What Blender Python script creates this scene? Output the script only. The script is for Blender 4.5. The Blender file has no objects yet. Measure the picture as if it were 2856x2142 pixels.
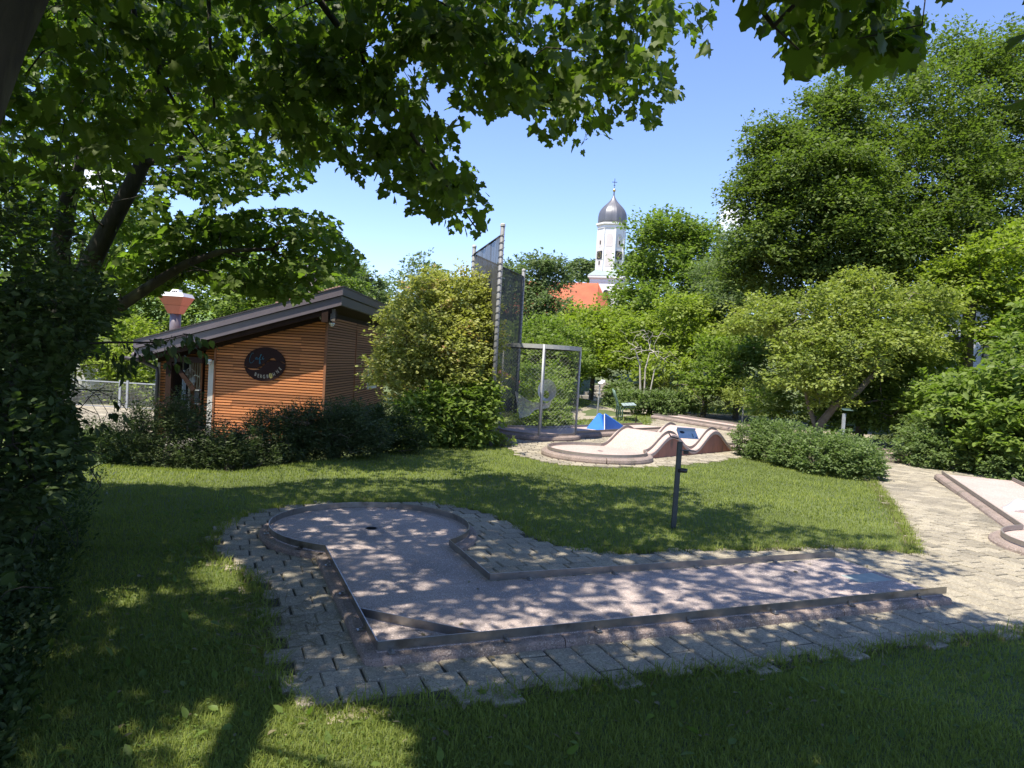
import bpy, math, random
import numpy as np
from mathutils import Vector, Matrix, Euler

R = math.radians
rng = np.random.default_rng(7)
random.seed(7)
scene = bpy.context.scene
col = scene.collection

# ------------------------------------------------------------------ camera, world, sun, exposure
CAM_H, PITCH, ROLL, FPX = 1.655, R(-1.82), R(3.28), 2008.0
cam_data = bpy.data.cameras.new("camera")
cam_data.sensor_width = 36.0
cam_data.lens = 36.0 * FPX / 2856.0
cam_data.clip_start = 0.05
cam_data.clip_end = 4000
cam = bpy.data.objects.new("camera", cam_data)
col.objects.link(cam)
cam.matrix_world = (Matrix.Translation((0, 0, CAM_H)) @ Matrix.Rotation(R(90) + PITCH, 4, 'X')
                    @ Matrix.Rotation(ROLL, 4, 'Z'))
scene.camera = cam

SUN_EL, SUN_AZ = R(65.0), R(225.0)          # azimuth measured from +x towards +y: the sun stands behind-left
S_DIR = Vector((math.cos(SUN_EL) * math.cos(SUN_AZ), math.cos(SUN_EL) * math.sin(SUN_AZ), math.sin(SUN_EL)))
world = bpy.data.worlds.new("World")
scene.world = world
world.use_nodes = True
wn = world.node_tree
bg = wn.nodes["Background"]
sky = wn.nodes.new("ShaderNodeTexSky")
sky.sky_type = 'NISHITA'
sky.sun_disc = False
sky.sun_elevation = SUN_EL
sky.sun_rotation = R(90) - SUN_AZ
sky.altitude = 700
sky.air_density = 1.0
sky.dust_density = 0.15
sky.ozone_density = 3.2
bg.inputs[1].default_value = 0.15
sun_d = bpy.data.lights.new("sun", 'SUN')
sun_d.energy = 5.0
sun_d.angle = R(0.53)
sun_d.color = (1.0, 0.94, 0.82)
sun = bpy.data.objects.new("sun", sun_d)
sun.rotation_euler = S_DIR.to_track_quat('Z', 'Y').to_euler()
sun.location = (-10, -10, 30)
col.objects.link(sun)
scene.view_settings.view_transform = 'Standard'
scene.view_settings.look = 'None'
scene.view_settings.exposure = 0.9
scene.view_settings.gamma = 1.0
scene.view_settings.use_curve_mapping = False
scene.cycles.use_denoising = True
scene.cycles.max_bounces = 6
scene.cycles.diffuse_bounces = 3
scene.cycles.transparent_max_bounces = 8

# two small white clouds low in the sky, mixed into the sky by direction
def ray(px, py):
    uu = (px - 1428) / FPX; vv = (py - 1071) / FPX
    cr, sr = math.cos(ROLL), math.sin(ROLL)
    u = uu * cr + vv * sr; v = -uu * sr + vv * cr
    cp, sp = math.cos(PITCH), math.sin(PITCH)
    return np.array([u, cp + v * sp, sp - v * cp])

def G(px, py, z=0.0):                         # the point at height z seen at a photo pixel
    d = ray(px, py); t = (z - CAM_H) / d[2]
    return (d[0] * t, d[1] * t, z)

def D(px, py, y):                             # the point at distance y seen at a photo pixel
    d = ray(px, py); t = y / d[1]
    return (d[0] * t, y, CAM_H + d[2] * t)

def GO(x, y, z=0.0): return G(x * 1.29114, y * 1.29114, z)   # the same from an overview picture

def proj(P):
    P = np.asarray(P, float); x, y, z = P[:, 0], P[:, 1], P[:, 2] - CAM_H
    cp, sp = math.cos(PITCH), math.sin(PITCH)
    Y = y * cp + z * sp; Z = -y * sp + z * cp
    Ys = np.where(Y > 0.05, Y, 0.05)
    u = x / Ys; v = -Z / Ys
    cr, sr = math.cos(ROLL), math.sin(ROLL)
    return 1428 + FPX * (u * cr - v * sr), 1071 + FPX * (u * sr + v * cr), Y

def wnode(t, **k):
    n = wn.nodes.new(t)
    for a, b in k.items(): setattr(n, a, b)
    return n
tc = wnode("ShaderNodeTexCoord")
tint = wnode("ShaderNodeMixRGB"); tint.blend_type = 'MULTIPLY'; tint.inputs[0].default_value = 1.0; tint.inputs[2].default_value = (0.93, 0.90, 1.06, 1)
wn.links.new(sky.outputs[0], tint.inputs[1])
prev = tint.outputs[0]
for (cx_, cy_, size, thr) in ((2048, 612, 0.034, 0.50), (262, 455, 0.05, 0.40)):
    d = ray(cx_, cy_); d = d / np.linalg.norm(d)
    sub = wnode("ShaderNodeVectorMath", operation='SUBTRACT'); sub.inputs[1].default_value = tuple(d)
    wn.links.new(tc.outputs['Generated'], sub.inputs[0])
    ln = wnode("ShaderNodeVectorMath", operation='LENGTH'); wn.links.new(sub.outputs[0], ln.inputs[0])
    mr = wnode("ShaderNodeMapRange"); mr.inputs[1].default_value = size; mr.inputs[2].default_value = 0.0
    wn.links.new(ln.outputs['Value'], mr.inputs[0])
    nz = wnode("ShaderNodeTexNoise"); nz.inputs['Scale'].default_value = 38; nz.inputs['Detail'].default_value = 6
    wn.links.new(tc.outputs['Generated'], nz.inputs['Vector'])
    mu = wnode("ShaderNodeMath", operation='MULTIPLY'); wn.links.new(mr.outputs[0], mu.inputs[0]); wn.links.new(nz.outputs[0], mu.inputs[1])
    m2 = wnode("ShaderNodeMapRange"); m2.inputs[1].default_value = 0.10; m2.inputs[2].default_value = 0.10 + thr * 0.5
    wn.links.new(mu.outputs[0], m2.inputs[0])
    mx = wnode("ShaderNodeMixRGB"); mx.inputs[2].default_value = (6.2, 6.4, 6.8, 1)
    wn.links.new(m2.outputs[0], mx.inputs[0]); wn.links.new(prev, mx.inputs[1])
    prev = mx.outputs[0]
wn.links.new(prev, bg.inputs[0])

# ------------------------------------------------------------------ materials
MATS = {}
def base_mat(name):
    m = bpy.data.materials.new(name); m.use_nodes = True
    MATS[name] = m
    return m, m.node_tree, m.node_tree.nodes['Principled BSDF']

def mat(name, c1, c2=None, scale=8.0, rough=0.8, bump=0.0, bscale=None, detail=6, metal=0.0, c3=None, s3=1.0, t3=(0.5, 0.7),
        stretch=None, rnd=0.0, coords='Object', spec=0.5):
    m, nt, p = base_mat(name)
    N, Lk = nt.nodes.new, nt.links.new
    c2 = c2 or tuple(v * 0.8 for v in c1)
    tcn = N("ShaderNodeTexCoord"); out = tcn.outputs[coords]
    if coords == 'World':
        pass
    mp = N("ShaderNodeMapping"); Lk(out, mp.inputs[0])
    if stretch: mp.inputs['Scale'].default_value = stretch
    nz = N("ShaderNodeTexNoise"); nz.inputs['Scale'].default_value = scale; nz.inputs['Detail'].default_value = detail
    nz.inputs['Roughness'].default_value = 0.65
    Lk(mp.outputs[0], nz.inputs['Vector'])
    rp = N("ShaderNodeMapRange"); rp.inputs[1].default_value = 0.32; rp.inputs[2].default_value = 0.68
    Lk(nz.outputs[0], rp.inputs[0])
    mx = N("ShaderNodeMixRGB"); mx.inputs[1].default_value = (*c1, 1); mx.inputs[2].default_value = (*c2, 1)
    Lk(rp.outputs[0], mx.inputs[0]); cur = mx.outputs[0]
    if c3:
        n3 = N("ShaderNodeTexNoise"); n3.inputs['Scale'].default_value = s3; n3.inputs['Detail'].default_value = 5
        Lk(mp.outputs[0], n3.inputs['Vector'])
        r3 = N("ShaderNodeMapRange"); r3.inputs[1].default_value = t3[0]; r3.inputs[2].default_value = t3[1]
        Lk(n3.outputs[0], r3.inputs[0])
        m3 = N("ShaderNodeMixRGB"); m3.inputs[2].default_value = (*c3, 1)
        Lk(r3.outputs[0], m3.inputs[0]); Lk(cur, m3.inputs[1]); cur = m3.outputs[0]
    if rnd:
        oi = N("ShaderNodeObjectInfo")
        mr = N("ShaderNodeMapRange"); mr.inputs[3].default_value = 1 - rnd; mr.inputs[4].default_value = 1 + rnd
        Lk(oi.outputs['Random'], mr.inputs[0])
        hv = N("ShaderNodeHueSaturation"); Lk(cur, hv.inputs['Color']); Lk(mr.outputs[0], hv.inputs['Value'])
        cur = hv.outputs[0]
    Lk(cur, p.inputs['Base Color'])
    p.inputs['Roughness'].default_value = rough
    p.inputs['Metallic'].default_value = metal
    p.inputs['Specular IOR Level'].default_value = spec
    if bump:
        nb = N("ShaderNodeTexNoise"); nb.inputs['Scale'].default_value = bscale or scale * 4; nb.inputs['Detail'].default_value = 5
        Lk(mp.outputs[0], nb.inputs['Vector'])
        b = N("ShaderNodeBump"); b.inputs['Strength'].default_value = bump; b.inputs['Distance'].default_value = 0.01
        Lk(nb.outputs[0], b.inputs['Height']); Lk(b.outputs[0], p.inputs['Normal'])
    return m

def speckle(m, scale, dark, light, coords='Object', amount=0.25):
    """exposed aggregate: small dark and light grains in a concrete surface"""
    nt = m.node_tree; N, Lk = nt.nodes.new, nt.links.new
    p = nt.nodes['Principled BSDF']
    src = p.inputs['Base Color'].links[0].from_socket
    tcn = N("ShaderNodeTexCoord")
    v = N("ShaderNodeTexVoronoi"); v.inputs['Scale'].default_value = scale
    Lk(tcn.outputs[coords], v.inputs['Vector'])
    sp = N("ShaderNodeSeparateColor"); Lk(v.outputs['Color'], sp.inputs[0])
    a = N("ShaderNodeMapRange"); a.inputs[1].default_value = 1 - amount; a.inputs[2].default_value = 1 - amount + 0.02
    Lk(sp.outputs[0], a.inputs[0])
    m1 = N("ShaderNodeMixRGB"); m1.inputs[2].default_value = (*dark, 1); Lk(a.outputs[0], m1.inputs[0]); Lk(src, m1.inputs[1])
    b = N("ShaderNodeMapRange"); b.inputs[1].default_value = 1 - amount * 0.6; b.inputs[2].default_value = 1 - amount * 0.6 + 0.02
    Lk(sp.outputs[1], b.inputs[0])
    m2 = N("ShaderNodeMixRGB"); m2.inputs[2].default_value = (*light, 1); Lk(b.outputs[0], m2.inputs[0]); Lk(m1.outputs[0], m2.inputs[1])
    Lk(m2.outputs[0], p.inputs['Base Color'])
    return m

def leaf_mat(name, c_dark, c_light, trans, rough=0.5, tint=None, tint_amt=0.12, tfac=0.42):
    m, nt, p = base_mat(name)
    N, Lk = nt.nodes.new, nt.links.new
    at = N("ShaderNodeAttribute"); at.attribute_name = "rnd"
    cr = N("ShaderNodeValToRGB"); e = cr.color_ramp.elements
    e[0].position = 0.0; e[0].color = (*c_dark, 1); e[1].position = 1.0 - (tint_amt if tint else 0); e[1].color = (*c_light, 1)
    if tint:
        q = cr.color_ramp.elements.new(1.0); q.color = (*tint, 1)
    Lk(at.outputs['Fac'], cr.inputs[0])
    Lk(cr.outputs[0], p.inputs['Base Color'])
    p.inputs['Roughness'].default_value = rough
    p.inputs['Specular IOR Level'].default_value = 0.22
    tr = N("ShaderNodeBsdfTranslucent")
    mc = N("ShaderNodeMixRGB"); mc.blend_type = 'MULTIPLY'; mc.inputs[0].default_value = 1.0
    Lk(cr.outputs[0], mc.inputs[1]); mc.inputs[2].default_value = (*trans, 1)
    Lk(mc.outputs[0], tr.inputs[0])
    ms = N("ShaderNodeMixShader"); ms.inputs[0].default_value = tfac
    Lk(p.outputs[0], ms.inputs[1]); Lk(tr.outputs[0], ms.inputs[2])
    Lk(ms.outputs[0], nt.nodes['Material Output'].inputs[0])
    return m

mat('soil', (0.085, 0.115, 0.03), (0.065, 0.08, 0.03), scale=3, c3=(0.13, 0.16, 0.04), s3=0.6, rough=0.95, bump=0.4, bscale=40)
speckle(mat('paver', (0.355, 0.305, 0.215), (0.275, 0.238, 0.178), scale=2.2, rough=0.9, bump=0.55, bscale=160, rnd=0.14,
            c3=(0.19, 0.17, 0.13), s3=1.1, t3=(0.50, 0.8), coords='Object'), 170, (0.20, 0.17, 0.125), (0.44, 0.39, 0.29), amount=0.2)
mat('joint', (0.075, 0.068, 0.05), (0.045, 0.043, 0.03), scale=14, rough=1.0, bump=0.6, bscale=80)
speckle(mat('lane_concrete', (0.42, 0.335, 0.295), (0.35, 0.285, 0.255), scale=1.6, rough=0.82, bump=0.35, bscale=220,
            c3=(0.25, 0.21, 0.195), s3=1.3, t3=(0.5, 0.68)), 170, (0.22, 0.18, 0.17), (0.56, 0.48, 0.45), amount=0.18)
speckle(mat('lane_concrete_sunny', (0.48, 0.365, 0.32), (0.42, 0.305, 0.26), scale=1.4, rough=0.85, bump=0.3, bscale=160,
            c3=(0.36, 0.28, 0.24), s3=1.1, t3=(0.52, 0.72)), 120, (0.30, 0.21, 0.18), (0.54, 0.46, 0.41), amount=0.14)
speckle(mat('kerb', (0.30, 0.225, 0.19), (0.21, 0.16, 0.135), scale=5, rough=0.92, bump=0.8, bscale=90,
            c3=(0.10, 0.09, 0.06), s3=3.2, t3=(0.52, 0.75)), 170, (0.15, 0.12, 0.10), (0.36, 0.30, 0.26), amount=0.18)
mat('hump_side', (0.36, 0.16, 0.115), (0.27, 0.13, 0.095), scale=5, rough=0.9, bump=0.5, bscale=40,
    c3=(0.11, 0.085, 0.07), s3=4, t3=(0.55, 0.72), stretch=(1.6, 1.6, 0.45))
mat('steel', (0.34, 0.335, 0.32), (0.23, 0.225, 0.215), scale=10, rough=0.30, metal=0.9, bump=0.15, bscale=60,
    c3=(0.13, 0.11, 0.085), s3=5, t3=(0.58, 0.75))
mat('rail_far', (0.29, 0.255, 0.225), (0.235, 0.20, 0.175), scale=12, rough=0.5, metal=0.35)
mat('galv', (0.42, 0.43, 0.43), (0.34, 0.35, 0.35), scale=20, rough=0.5, metal=0.25)
mat('post_dark', (0.035, 0.042, 0.042), (0.06, 0.066, 0.062), scale=14, rough=0.6, c3=(0.12, 0.12, 0.105), s3=5, t3=(0.6, 0.7))
mat('post_green', (0.075, 0.12, 0.10), (0.06, 0.10, 0.085), rough=0.55)
mat('net_post', (0.20, 0.20, 0.195), (0.15, 0.15, 0.148), scale=20, rough=0.6, metal=0.1)
mat('black_metal', (0.012, 0.013, 0.014), (0.02, 0.02, 0.022), rough=0.45)
mat('sign_plate', (0.40, 0.48, 0.54), (0.36, 0.44, 0.50), scale=6, rough=0.35)
mat('ink', (0.03, 0.04, 0.06), (0.03, 0.04, 0.06), rough=0.7)
mat('white_paint', (0.78, 0.78, 0.76), (0.70, 0.70, 0.68), scale=6, rough=0.5)
mat('offwhite', (0.55, 0.52, 0.46), (0.45, 0.43, 0.38), scale=9, rough=0.6)
mat('tee_plate', (0.36, 0.40, 0.385), (0.28, 0.32, 0.31), scale=8, rough=0.45, c3=(0.45, 0.46, 0.42), s3=14, t3=(0.55, 0.7))
mat('blue_paint', (0.02, 0.16, 0.60), (0.018, 0.13, 0.50), scale=6, rough=0.5, bump=0.1, bscale=60)
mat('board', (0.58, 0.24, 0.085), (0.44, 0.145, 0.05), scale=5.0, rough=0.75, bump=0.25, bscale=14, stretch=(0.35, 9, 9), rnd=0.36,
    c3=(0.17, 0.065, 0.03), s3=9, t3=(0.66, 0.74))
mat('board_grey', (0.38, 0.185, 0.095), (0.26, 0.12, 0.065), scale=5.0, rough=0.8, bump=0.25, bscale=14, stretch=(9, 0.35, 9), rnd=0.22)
mat('wall_backing', (0.025, 0.014, 0.01), (0.02, 0.012, 0.01), rough=0.95)
mat('trim_wood', (0.30, 0.12, 0.05), (0.2, 0.085, 0.04), scale=6, rough=0.75)
mat('dark_wood', (0.036, 0.019, 0.013), (0.024, 0.013, 0.009), scale=7, rough=0.8, spec=0.15, bump=0.3, bscale=30)
mat('fascia', (0.165, 0.135, 0.145), (0.135, 0.11, 0.12), scale=3, rough=0.42, metal=0.15)
mat('fascia_dark', (0.06, 0.048, 0.05), (0.045, 0.036, 0.04), scale=3, rough=0.5)
mat('roof_tile', (0.30, 0.17, 0.12), (0.2, 0.12, 0.09), scale=6, rough=0.85, rnd=0.15)
mat('copper_roof', (0.52, 0.20, 0.12), (0.42, 0.155, 0.095), scale=4, rough=0.55, bump=0.1, bscale=30)
mat('red_roof', (0.42, 0.115, 0.05), (0.33, 0.085, 0.04), scale=0.5, rough=0.85, bump=0.3, bscale=3, c3=(0.26, 0.08, 0.045), s3=0.25)
mat('concrete', (0.34, 0.31, 0.265), (0.25, 0.23, 0.2), scale=3, rough=0.92, bump=0.4, bscale=60)
mat('sign_brown', (0.030, 0.014, 0.012), (0.024, 0.011, 0.010), scale=3, rough=0.7, spec=0.15)
mat('letter_cream', (0.50, 0.44, 0.34), (0.50, 0.44, 0.34), rough=0.6)
mat('bean_yellow', (0.50, 0.40, 0.12), (0.44, 0.35, 0.10), rough=0.6)
mat('letter_teal', (0.02, 0.16, 0.24), (0.02, 0.14, 0.20), rough=0.6)
mat('church_white', (0.74, 0.73, 0.72), (0.68, 0.67, 0.66), scale=0.4, rough=0.85)
mat('church_pink', (0.60, 0.55, 0.52), (0.56, 0.51, 0.48), scale=0.5, rough=0.85)
mat('slate_dome', (0.17, 0.17, 0.185), (0.12, 0.12, 0.13), scale=0.8, rough=0.45, metal=0.4, stretch=(1, 1, 0.25), c3=(0.19, 0.18, 0.19), s3=0.6)
mat('verdigris', (0.26, 0.32, 0.29), (0.2, 0.25, 0.23), scale=1, rough=0.6)
mat('gold', (0.75, 0.55, 0.2), rough=0.3, metal=0.9)
mat('dark_void', (0.015, 0.014, 0.015), rough=0.6)
mat('bark', (0.052, 0.042, 0.032), (0.024, 0.020, 0.016), scale=9, rough=0.95, bump=1.0, bscale=26, stretch=(1, 1, 0.35), c3=(0.085, 0.08, 0.05), s3=4, t3=(0.58, 0.72))
mat('bark_grey', (0.19, 0.16, 0.13), (0.11, 0.09, 0.075), scale=9, rough=0.95, bump=0.8, bscale=30)
mat('bark_pale', (0.48, 0.44, 0.38), (0.36, 0.32, 0.27), scale=9, rough=0.9)
mat('hay', (0.30, 0.27, 0.16), (0.22, 0.2, 0.12), rough=0.9)
mat('net_black', (0.012, 0.013, 0.015), (0.02, 0.02, 0.022), rough=0.75)
mat('net_grey', (0.40, 0.40, 0.37), (0.32, 0.32, 0.30), rough=0.6)
mat('white_wire', (0.62, 0.62, 0.58), (0.55, 0.55, 0.5), rough=0.5)
mat('bench_green', (0.10, 0.17, 0.13), (0.085, 0.145, 0.11), rough=0.5)
mat('bench_mesh', (0.30, 0.37, 0.36), (0.26, 0.32, 0.31), rough=0.5)
mat('hill_grass', (0.13, 0.20, 0.045), (0.10, 0.16, 0.04), scale=0.02, rough=0.95)
mat('render_white', (0.76, 0.76, 0.76), (0.72, 0.72, 0.72), scale=1, rough=0.8)
m_, nt_, p_ = base_mat('glass_dark')
p_.inputs['Base Color'].default_value = (0.02, 0.022, 0.025, 1); p_.inputs['Roughness'].default_value = 0.05
m_, nt_, p_ = base_mat('lamp_glass')
p_.inputs['Base Color'].default_value = (0.55, 0.55, 0.55, 1); p_.inputs['Roughness'].default_value = 0.12
p_.inputs['Transmission Weight'].default_value = 0.5
# woven ball-stop fabric: fine holes that let part of the light through
def mesh_fabric(name, colr, open_):
    m, nt, p = base_mat(name)
    p.inputs['Base Color'].default_value = (*colr, 1); p.inputs['Roughness'].default_value = 0.8
    N, Lk = nt.nodes.new, nt.links.new
    t = N("ShaderNodeTexCoord"); nz = N("ShaderNodeTexNoise"); nz.inputs['Scale'].default_value = 2.2
    mp = N("ShaderNodeMapping"); mp.inputs['Scale'].default_value = (4, 4, 0.35); Lk(t.outputs['Object'], mp.inputs[0]); Lk(mp.outputs[0], nz.inputs[0])
    mr = N("ShaderNodeMapRange"); mr.inputs[1].default_value = .3; mr.inputs[2].default_value = .7
    mr.inputs[3].default_value = open_ - 0.1; mr.inputs[4].default_value = open_ + 0.1; Lk(nz.outputs[0], mr.inputs[0])
    tr = N("ShaderNodeBsdfTransparent"); ms = N("ShaderNodeMixShader")
    Lk(mr.outputs[0], ms.inputs[0]); Lk(p.outputs[0], ms.inputs[1]); Lk(tr.outputs[0], ms.inputs[2])
    Lk(ms.outputs[0], nt.nodes['Material Output'].inputs[0])
    return m
mesh_fabric('net_fabric', (0.06, 0.058, 0.055), 0.2)

leaf_mat('leaf_maple', (0.052, 0.076, 0.015), (0.108, 0.15, 0.030), (1.9, 2.3, 0.65), tint=(0.14, 0.16, 0.03), tint_amt=0.08, tfac=0.46)
leaf_mat('leaf_maple_lit', (0.060, 0.088, 0.018), (0.135, 0.185, 0.036), (1.7, 2.1, 0.65), tfac=0.45)  # light the near canopy takes from the far maple is put into this colour
leaf_mat('leaf_shrub_dark', (0.030, 0.048, 0.014), (0.062, 0.092, 0.028), (1.4, 1.7, 0.8), tfac=0.3)
leaf_mat('leaf_hedge', (0.050, 0.068, 0.028), (0.10, 0.13, 0.05), (1.2, 1.5, 0.8), tint=(0.13, 0.12, 0.06), tint_amt=0.04, tfac=0.3)
leaf_mat('leaf_hornbeam', (0.060, 0.088, 0.020), (0.165, 0.215, 0.050), (1.35, 1.6, 0.6))
leaf_mat('leaf_lime', (0.15, 0.20, 0.030), (0.29, 0.35, 0.065), (1.3, 1.5, 0.5))
leaf_mat('leaf_mid', (0.105, 0.15, 0.030), (0.21, 0.275, 0.062), (1.3, 1.55, 0.6))
leaf_mat('leaf_grey', (0.10, 0.135, 0.058), (0.20, 0.25, 0.105), (1.1, 1.3, 0.8))
leaf_mat('leaf_yellow', (0.20, 0.235, 0.06), (0.42, 0.43, 0.14), (1.2, 1.25, 0.6), tint=(0.55, 0.30, 0.17), tint_amt=0.2)
leaf_mat('leaf_olive', (0.15, 0.20, 0.045), (0.32, 0.36, 0.09), (1.2, 1.3, 0.6), tint=(0.36, 0.28, 0.11), tint_amt=0.04)
leaf_mat('leaf_bush', (0.10, 0.145, 0.048), (0.20, 0.26, 0.095), (1.2, 1.4, 0.7))
leaf_mat('grass_blade', (0.125, 0.16, 0.032), (0.27, 0.315, 0.068), (1.2, 1.3, 0.6), tint=(0.38, 0.32, 0.14), tint_amt=0.05, rough=0.7)
leaf_mat('leaf_weed', (0.07, 0.115, 0.022), (0.15, 0.21, 0.045), (1.3, 1.5, 0.6))
leaf_mat('leaf_dead', (0.13, 0.10, 0.05), (0.30, 0.27, 0.16), (1, 1, 1))
leaf_mat('flower_pink', (0.26, 0.16, 0.12), (0.38, 0.25, 0.19), (1, 1, 1))
nt = MATS['paver'].node_tree; p = nt.nodes['Principled BSDF']; src = p.inputs['Base Color'].links[0].from_socket
ge = nt.nodes.new("ShaderNodeNewGeometry"); mr = nt.nodes.new("ShaderNodeMapRange"); mr.inputs[3].default_value = .70; mr.inputs[4].default_value = 1.18
hv = nt.nodes.new("ShaderNodeHueSaturation"); nt.links.new(ge.outputs['Random Per Island'], mr.inputs[0]); nt.links.new(mr.outputs[0], hv.inputs['Value'])
nt.links.new(src, hv.inputs['Color']); nt.links.new(hv.outputs[0], p.inputs['Base Color'])
M = MATS

# ------------------------------------------------------------------ object helpers
def tag(o, label=None, cat=None, group=None, kind=None):
    if label: o['label'] = label
    if cat: o['category'] = cat
    if group: o['group'] = group
    if kind: o['kind'] = kind
    return o

def empty(name, loc=(0, 0, 0), rz=0.0, label=None, cat=None, group=None):
    o = bpy.data.objects.new(name, None); o.empty_display_size = 0.2
    o.location = loc; o.rotation_euler = (0, 0, rz); col.objects.link(o)
    return tag(o, label, cat, group)

def link(name, mesh, parent=None, loc=(0, 0, 0), rot=(0, 0, 0), scale=(1, 1, 1)):
    o = bpy.data.objects.new(name, mesh); col.objects.link(o)
    o.location = loc; o.rotation_euler = rot; o.scale = scale
    if parent: o.parent = parent
    return o

def copy_tree(o, parent=None):
    c = o.copy(); col.objects.link(c)
    if parent: c.parent = parent
    for ch in list(o.children): copy_tree(ch, c)
    return c

class MB:
    def __init__(s): s.v = []; s.f = []; s.smooth = False
    def add(s, vs, fs):
        n = len(s.v); s.v += [tuple(map(float, p)) for p in vs]; s.f += [tuple(i + n for i in q) for q in fs]; return s
    def box(s, c, d, rz=0.0, rot=None):
        hx, hy, hz = d[0] / 2, d[1] / 2, d[2] / 2
        m = rot if rot is not None else Matrix.Rotation(rz, 3, 'Z')
        vs = [Vector(c) + m @ Vector((a * hx, b * hy, e * hz)) for e in (-1, 1) for a, b in ((-1, -1), (1, -1), (1, 1), (-1, 1))]
        return s.add(vs, [(3, 2, 1, 0), (4, 5, 6, 7), (0, 1, 5, 4), (1, 2, 6, 5), (2, 3, 7, 6), (3, 0, 4, 7)])
    def bevbox(s, c, d, b, rz=0.0):
        """box with chamfered top edges"""
        m = Matrix.Rotation(rz, 3, 'Z'); hx, hy, hz = d[0] / 2, d[1] / 2, d[2] / 2
        rings = [(hx, hy, -hz), (hx, hy, hz - b), (hx - b, hy - b, hz)]
        vs = []
        for (a, e, z) in rings:
            vs += [Vector(c) + m @ Vector((p * a, q * e, z)) for p, q in ((-1, -1), (1, -1), (1, 1), (-1, 1))]
        fs = [(8, 9, 10, 11), (3, 2, 1, 0)]
        for r in (0, 4):
            fs += [(r + i, r + (i + 1) % 4, r + 4 + (i + 1) % 4, r + 4 + i) for i in range(4)]
        return s.add(vs, fs)
    def prism(s, poly, z0, z1):
        n = len(poly)
        a = sum(poly[i][0] * poly[(i + 1) % n][1] - poly[(i + 1) % n][0] * poly[i][1] for i in range(n))
        if a < 0: poly = poly[::-1]
        vs = [(p[0], p[1], z0) for p in poly] + [(p[0], p[1], z1) for p in poly]
        return s.add(vs, [tuple(range(n))[::-1], tuple(range(n, 2 * n))] + [(i, (i + 1) % n, n + (i + 1) % n, n + i) for i in range(n)])
    def loft(s, rings, close=True, caps=True):
        n = len(rings[0]); vs = [p for r_ in rings for p in r_]; fs = []
        for k in range(len(rings) - 1):
            for i in range(n if close else n - 1):
                j = (i + 1) % n
                fs.append((k * n + i, k * n + j, (k + 1) * n + j, (k + 1) * n + i))
        if caps:
            fs.append(tuple(range(n))[::-1]); fs.append(tuple(range((len(rings) - 1) * n, len(rings) * n)))
        return s.add(vs, fs)
    def tube(s, pts, rad, k=8, caps=True):
        pts = [Vector(p) for p in pts]; n = len(pts)
        rads = rad if isinstance(rad, (list, tuple)) else [rad] * n
        rings = []; prev = None
        for i in range(n):
            t = (pts[min(i + 1, n - 1)] - pts[max(i - 1, 0)]).normalized()
            if prev is None:
                a = t.orthogonal().normalized()
            else:
                a = (prev - t * prev.dot(t)).normalized()
            prev = a; b = t.cross(a)
            rings.append([pts[i] + (a * math.cos(2 * math.pi * j / k) + b * math.sin(2 * math.pi * j / k)) * rads[i] for j in range(k)])
        return s.loft(rings, True, caps)
    def lathe(s, prof, k=16, c=(0, 0, 0)):
        rings = [[(c[0] + r_ * math.cos(2 * math.pi * j / k + math.pi / k), c[1] + r_ * math.sin(2 * math.pi * j / k + math.pi / k), c[2] + z) for j in range(k)] for r_, z in prof]
        return s.loft(rings, True, True)
    def sweep(s, path, prof, closed=False):
        """profile (offset to the right, height) swept along a flat path; path points (x, y, z)"""
        pts = [Vector(p) for p in path]; n = len(pts); rings = []
        for i in range(n):
            if closed: a, b = pts[(i - 1) % n], pts[(i + 1) % n]; p0, p1 = a, b
            d1 = (pts[i] - pts[i - 1 if i or closed else 0]); d2 = (pts[(i + 1) % n if closed else min(i + 1, n - 1)] - pts[i])
            d1.z = 0; d2.z = 0
            if d1.length < 1e-9: d1 = d2
            if d2.length < 1e-9: d2 = d1
            d1 = d1.normalized(); d2 = d2.normalized()
            t = (d1 + d2).normalized(); nrm = Vector((t.y, -t.x, 0))
            k = 1 / max(0.45, nrm.dot(Vector((d1.y, -d1.x, 0))))
            rings.append([pts[i] + nrm * (o * k) + Vector((0, 0, h)) for o, h in prof])
        if closed: rings.append(rings[0])
        return s.loft(rings, True, not closed)
    def mesh(s, name, m, smooth=None):
        me = bpy.data.meshes.new(name); me.from_pydata(s.v, [], s.f); me.materials.append(m)
        me.validate()
        if smooth or (smooth is None and s.smooth):
            me.polygons.foreach_set('use_smooth', [True] * len(me.polygons))
        me.update(); return me
    def build(s, name, m, parent=None, smooth=None, loc=(0, 0, 0), rot=(0, 0, 0)):
        return link(name, s.mesh(name, M[m] if isinstance(m, str) else m, smooth), parent, loc, rot)

def text_mesh(txt, size, depth, m, align='CENTER', shear=0.0):
    c = bpy.data.curves.new("text", 'FONT'); c.body = txt; c.size = size; c.extrude = depth; c.align_x = align; c.align_y = 'CENTER'; c.shear = shear
    o = bpy.data.objects.new("text", c); col.objects.link(o)
    me = bpy.data.meshes.new_from_object(o); bpy.data.objects.remove(o); me.materials.clear(); me.materials.append(M[m])
    return me

def in_poly(X, Y, poly):
    X = np.asarray(X); Y = np.asarray(Y); inside = np.zeros(X.shape, bool); n = len(poly); j = n - 1
    for i in range(n):
        xi, yi = poly[i][0], poly[i][1]; xj, yj = poly[j][0], poly[j][1]
        if yi != yj:
            c = ((yi > Y) != (yj > Y)) & (X < (xj - xi) * (Y - yi) / (yj - yi) + xi)
            inside ^= c
        j = i
    return inside

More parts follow.
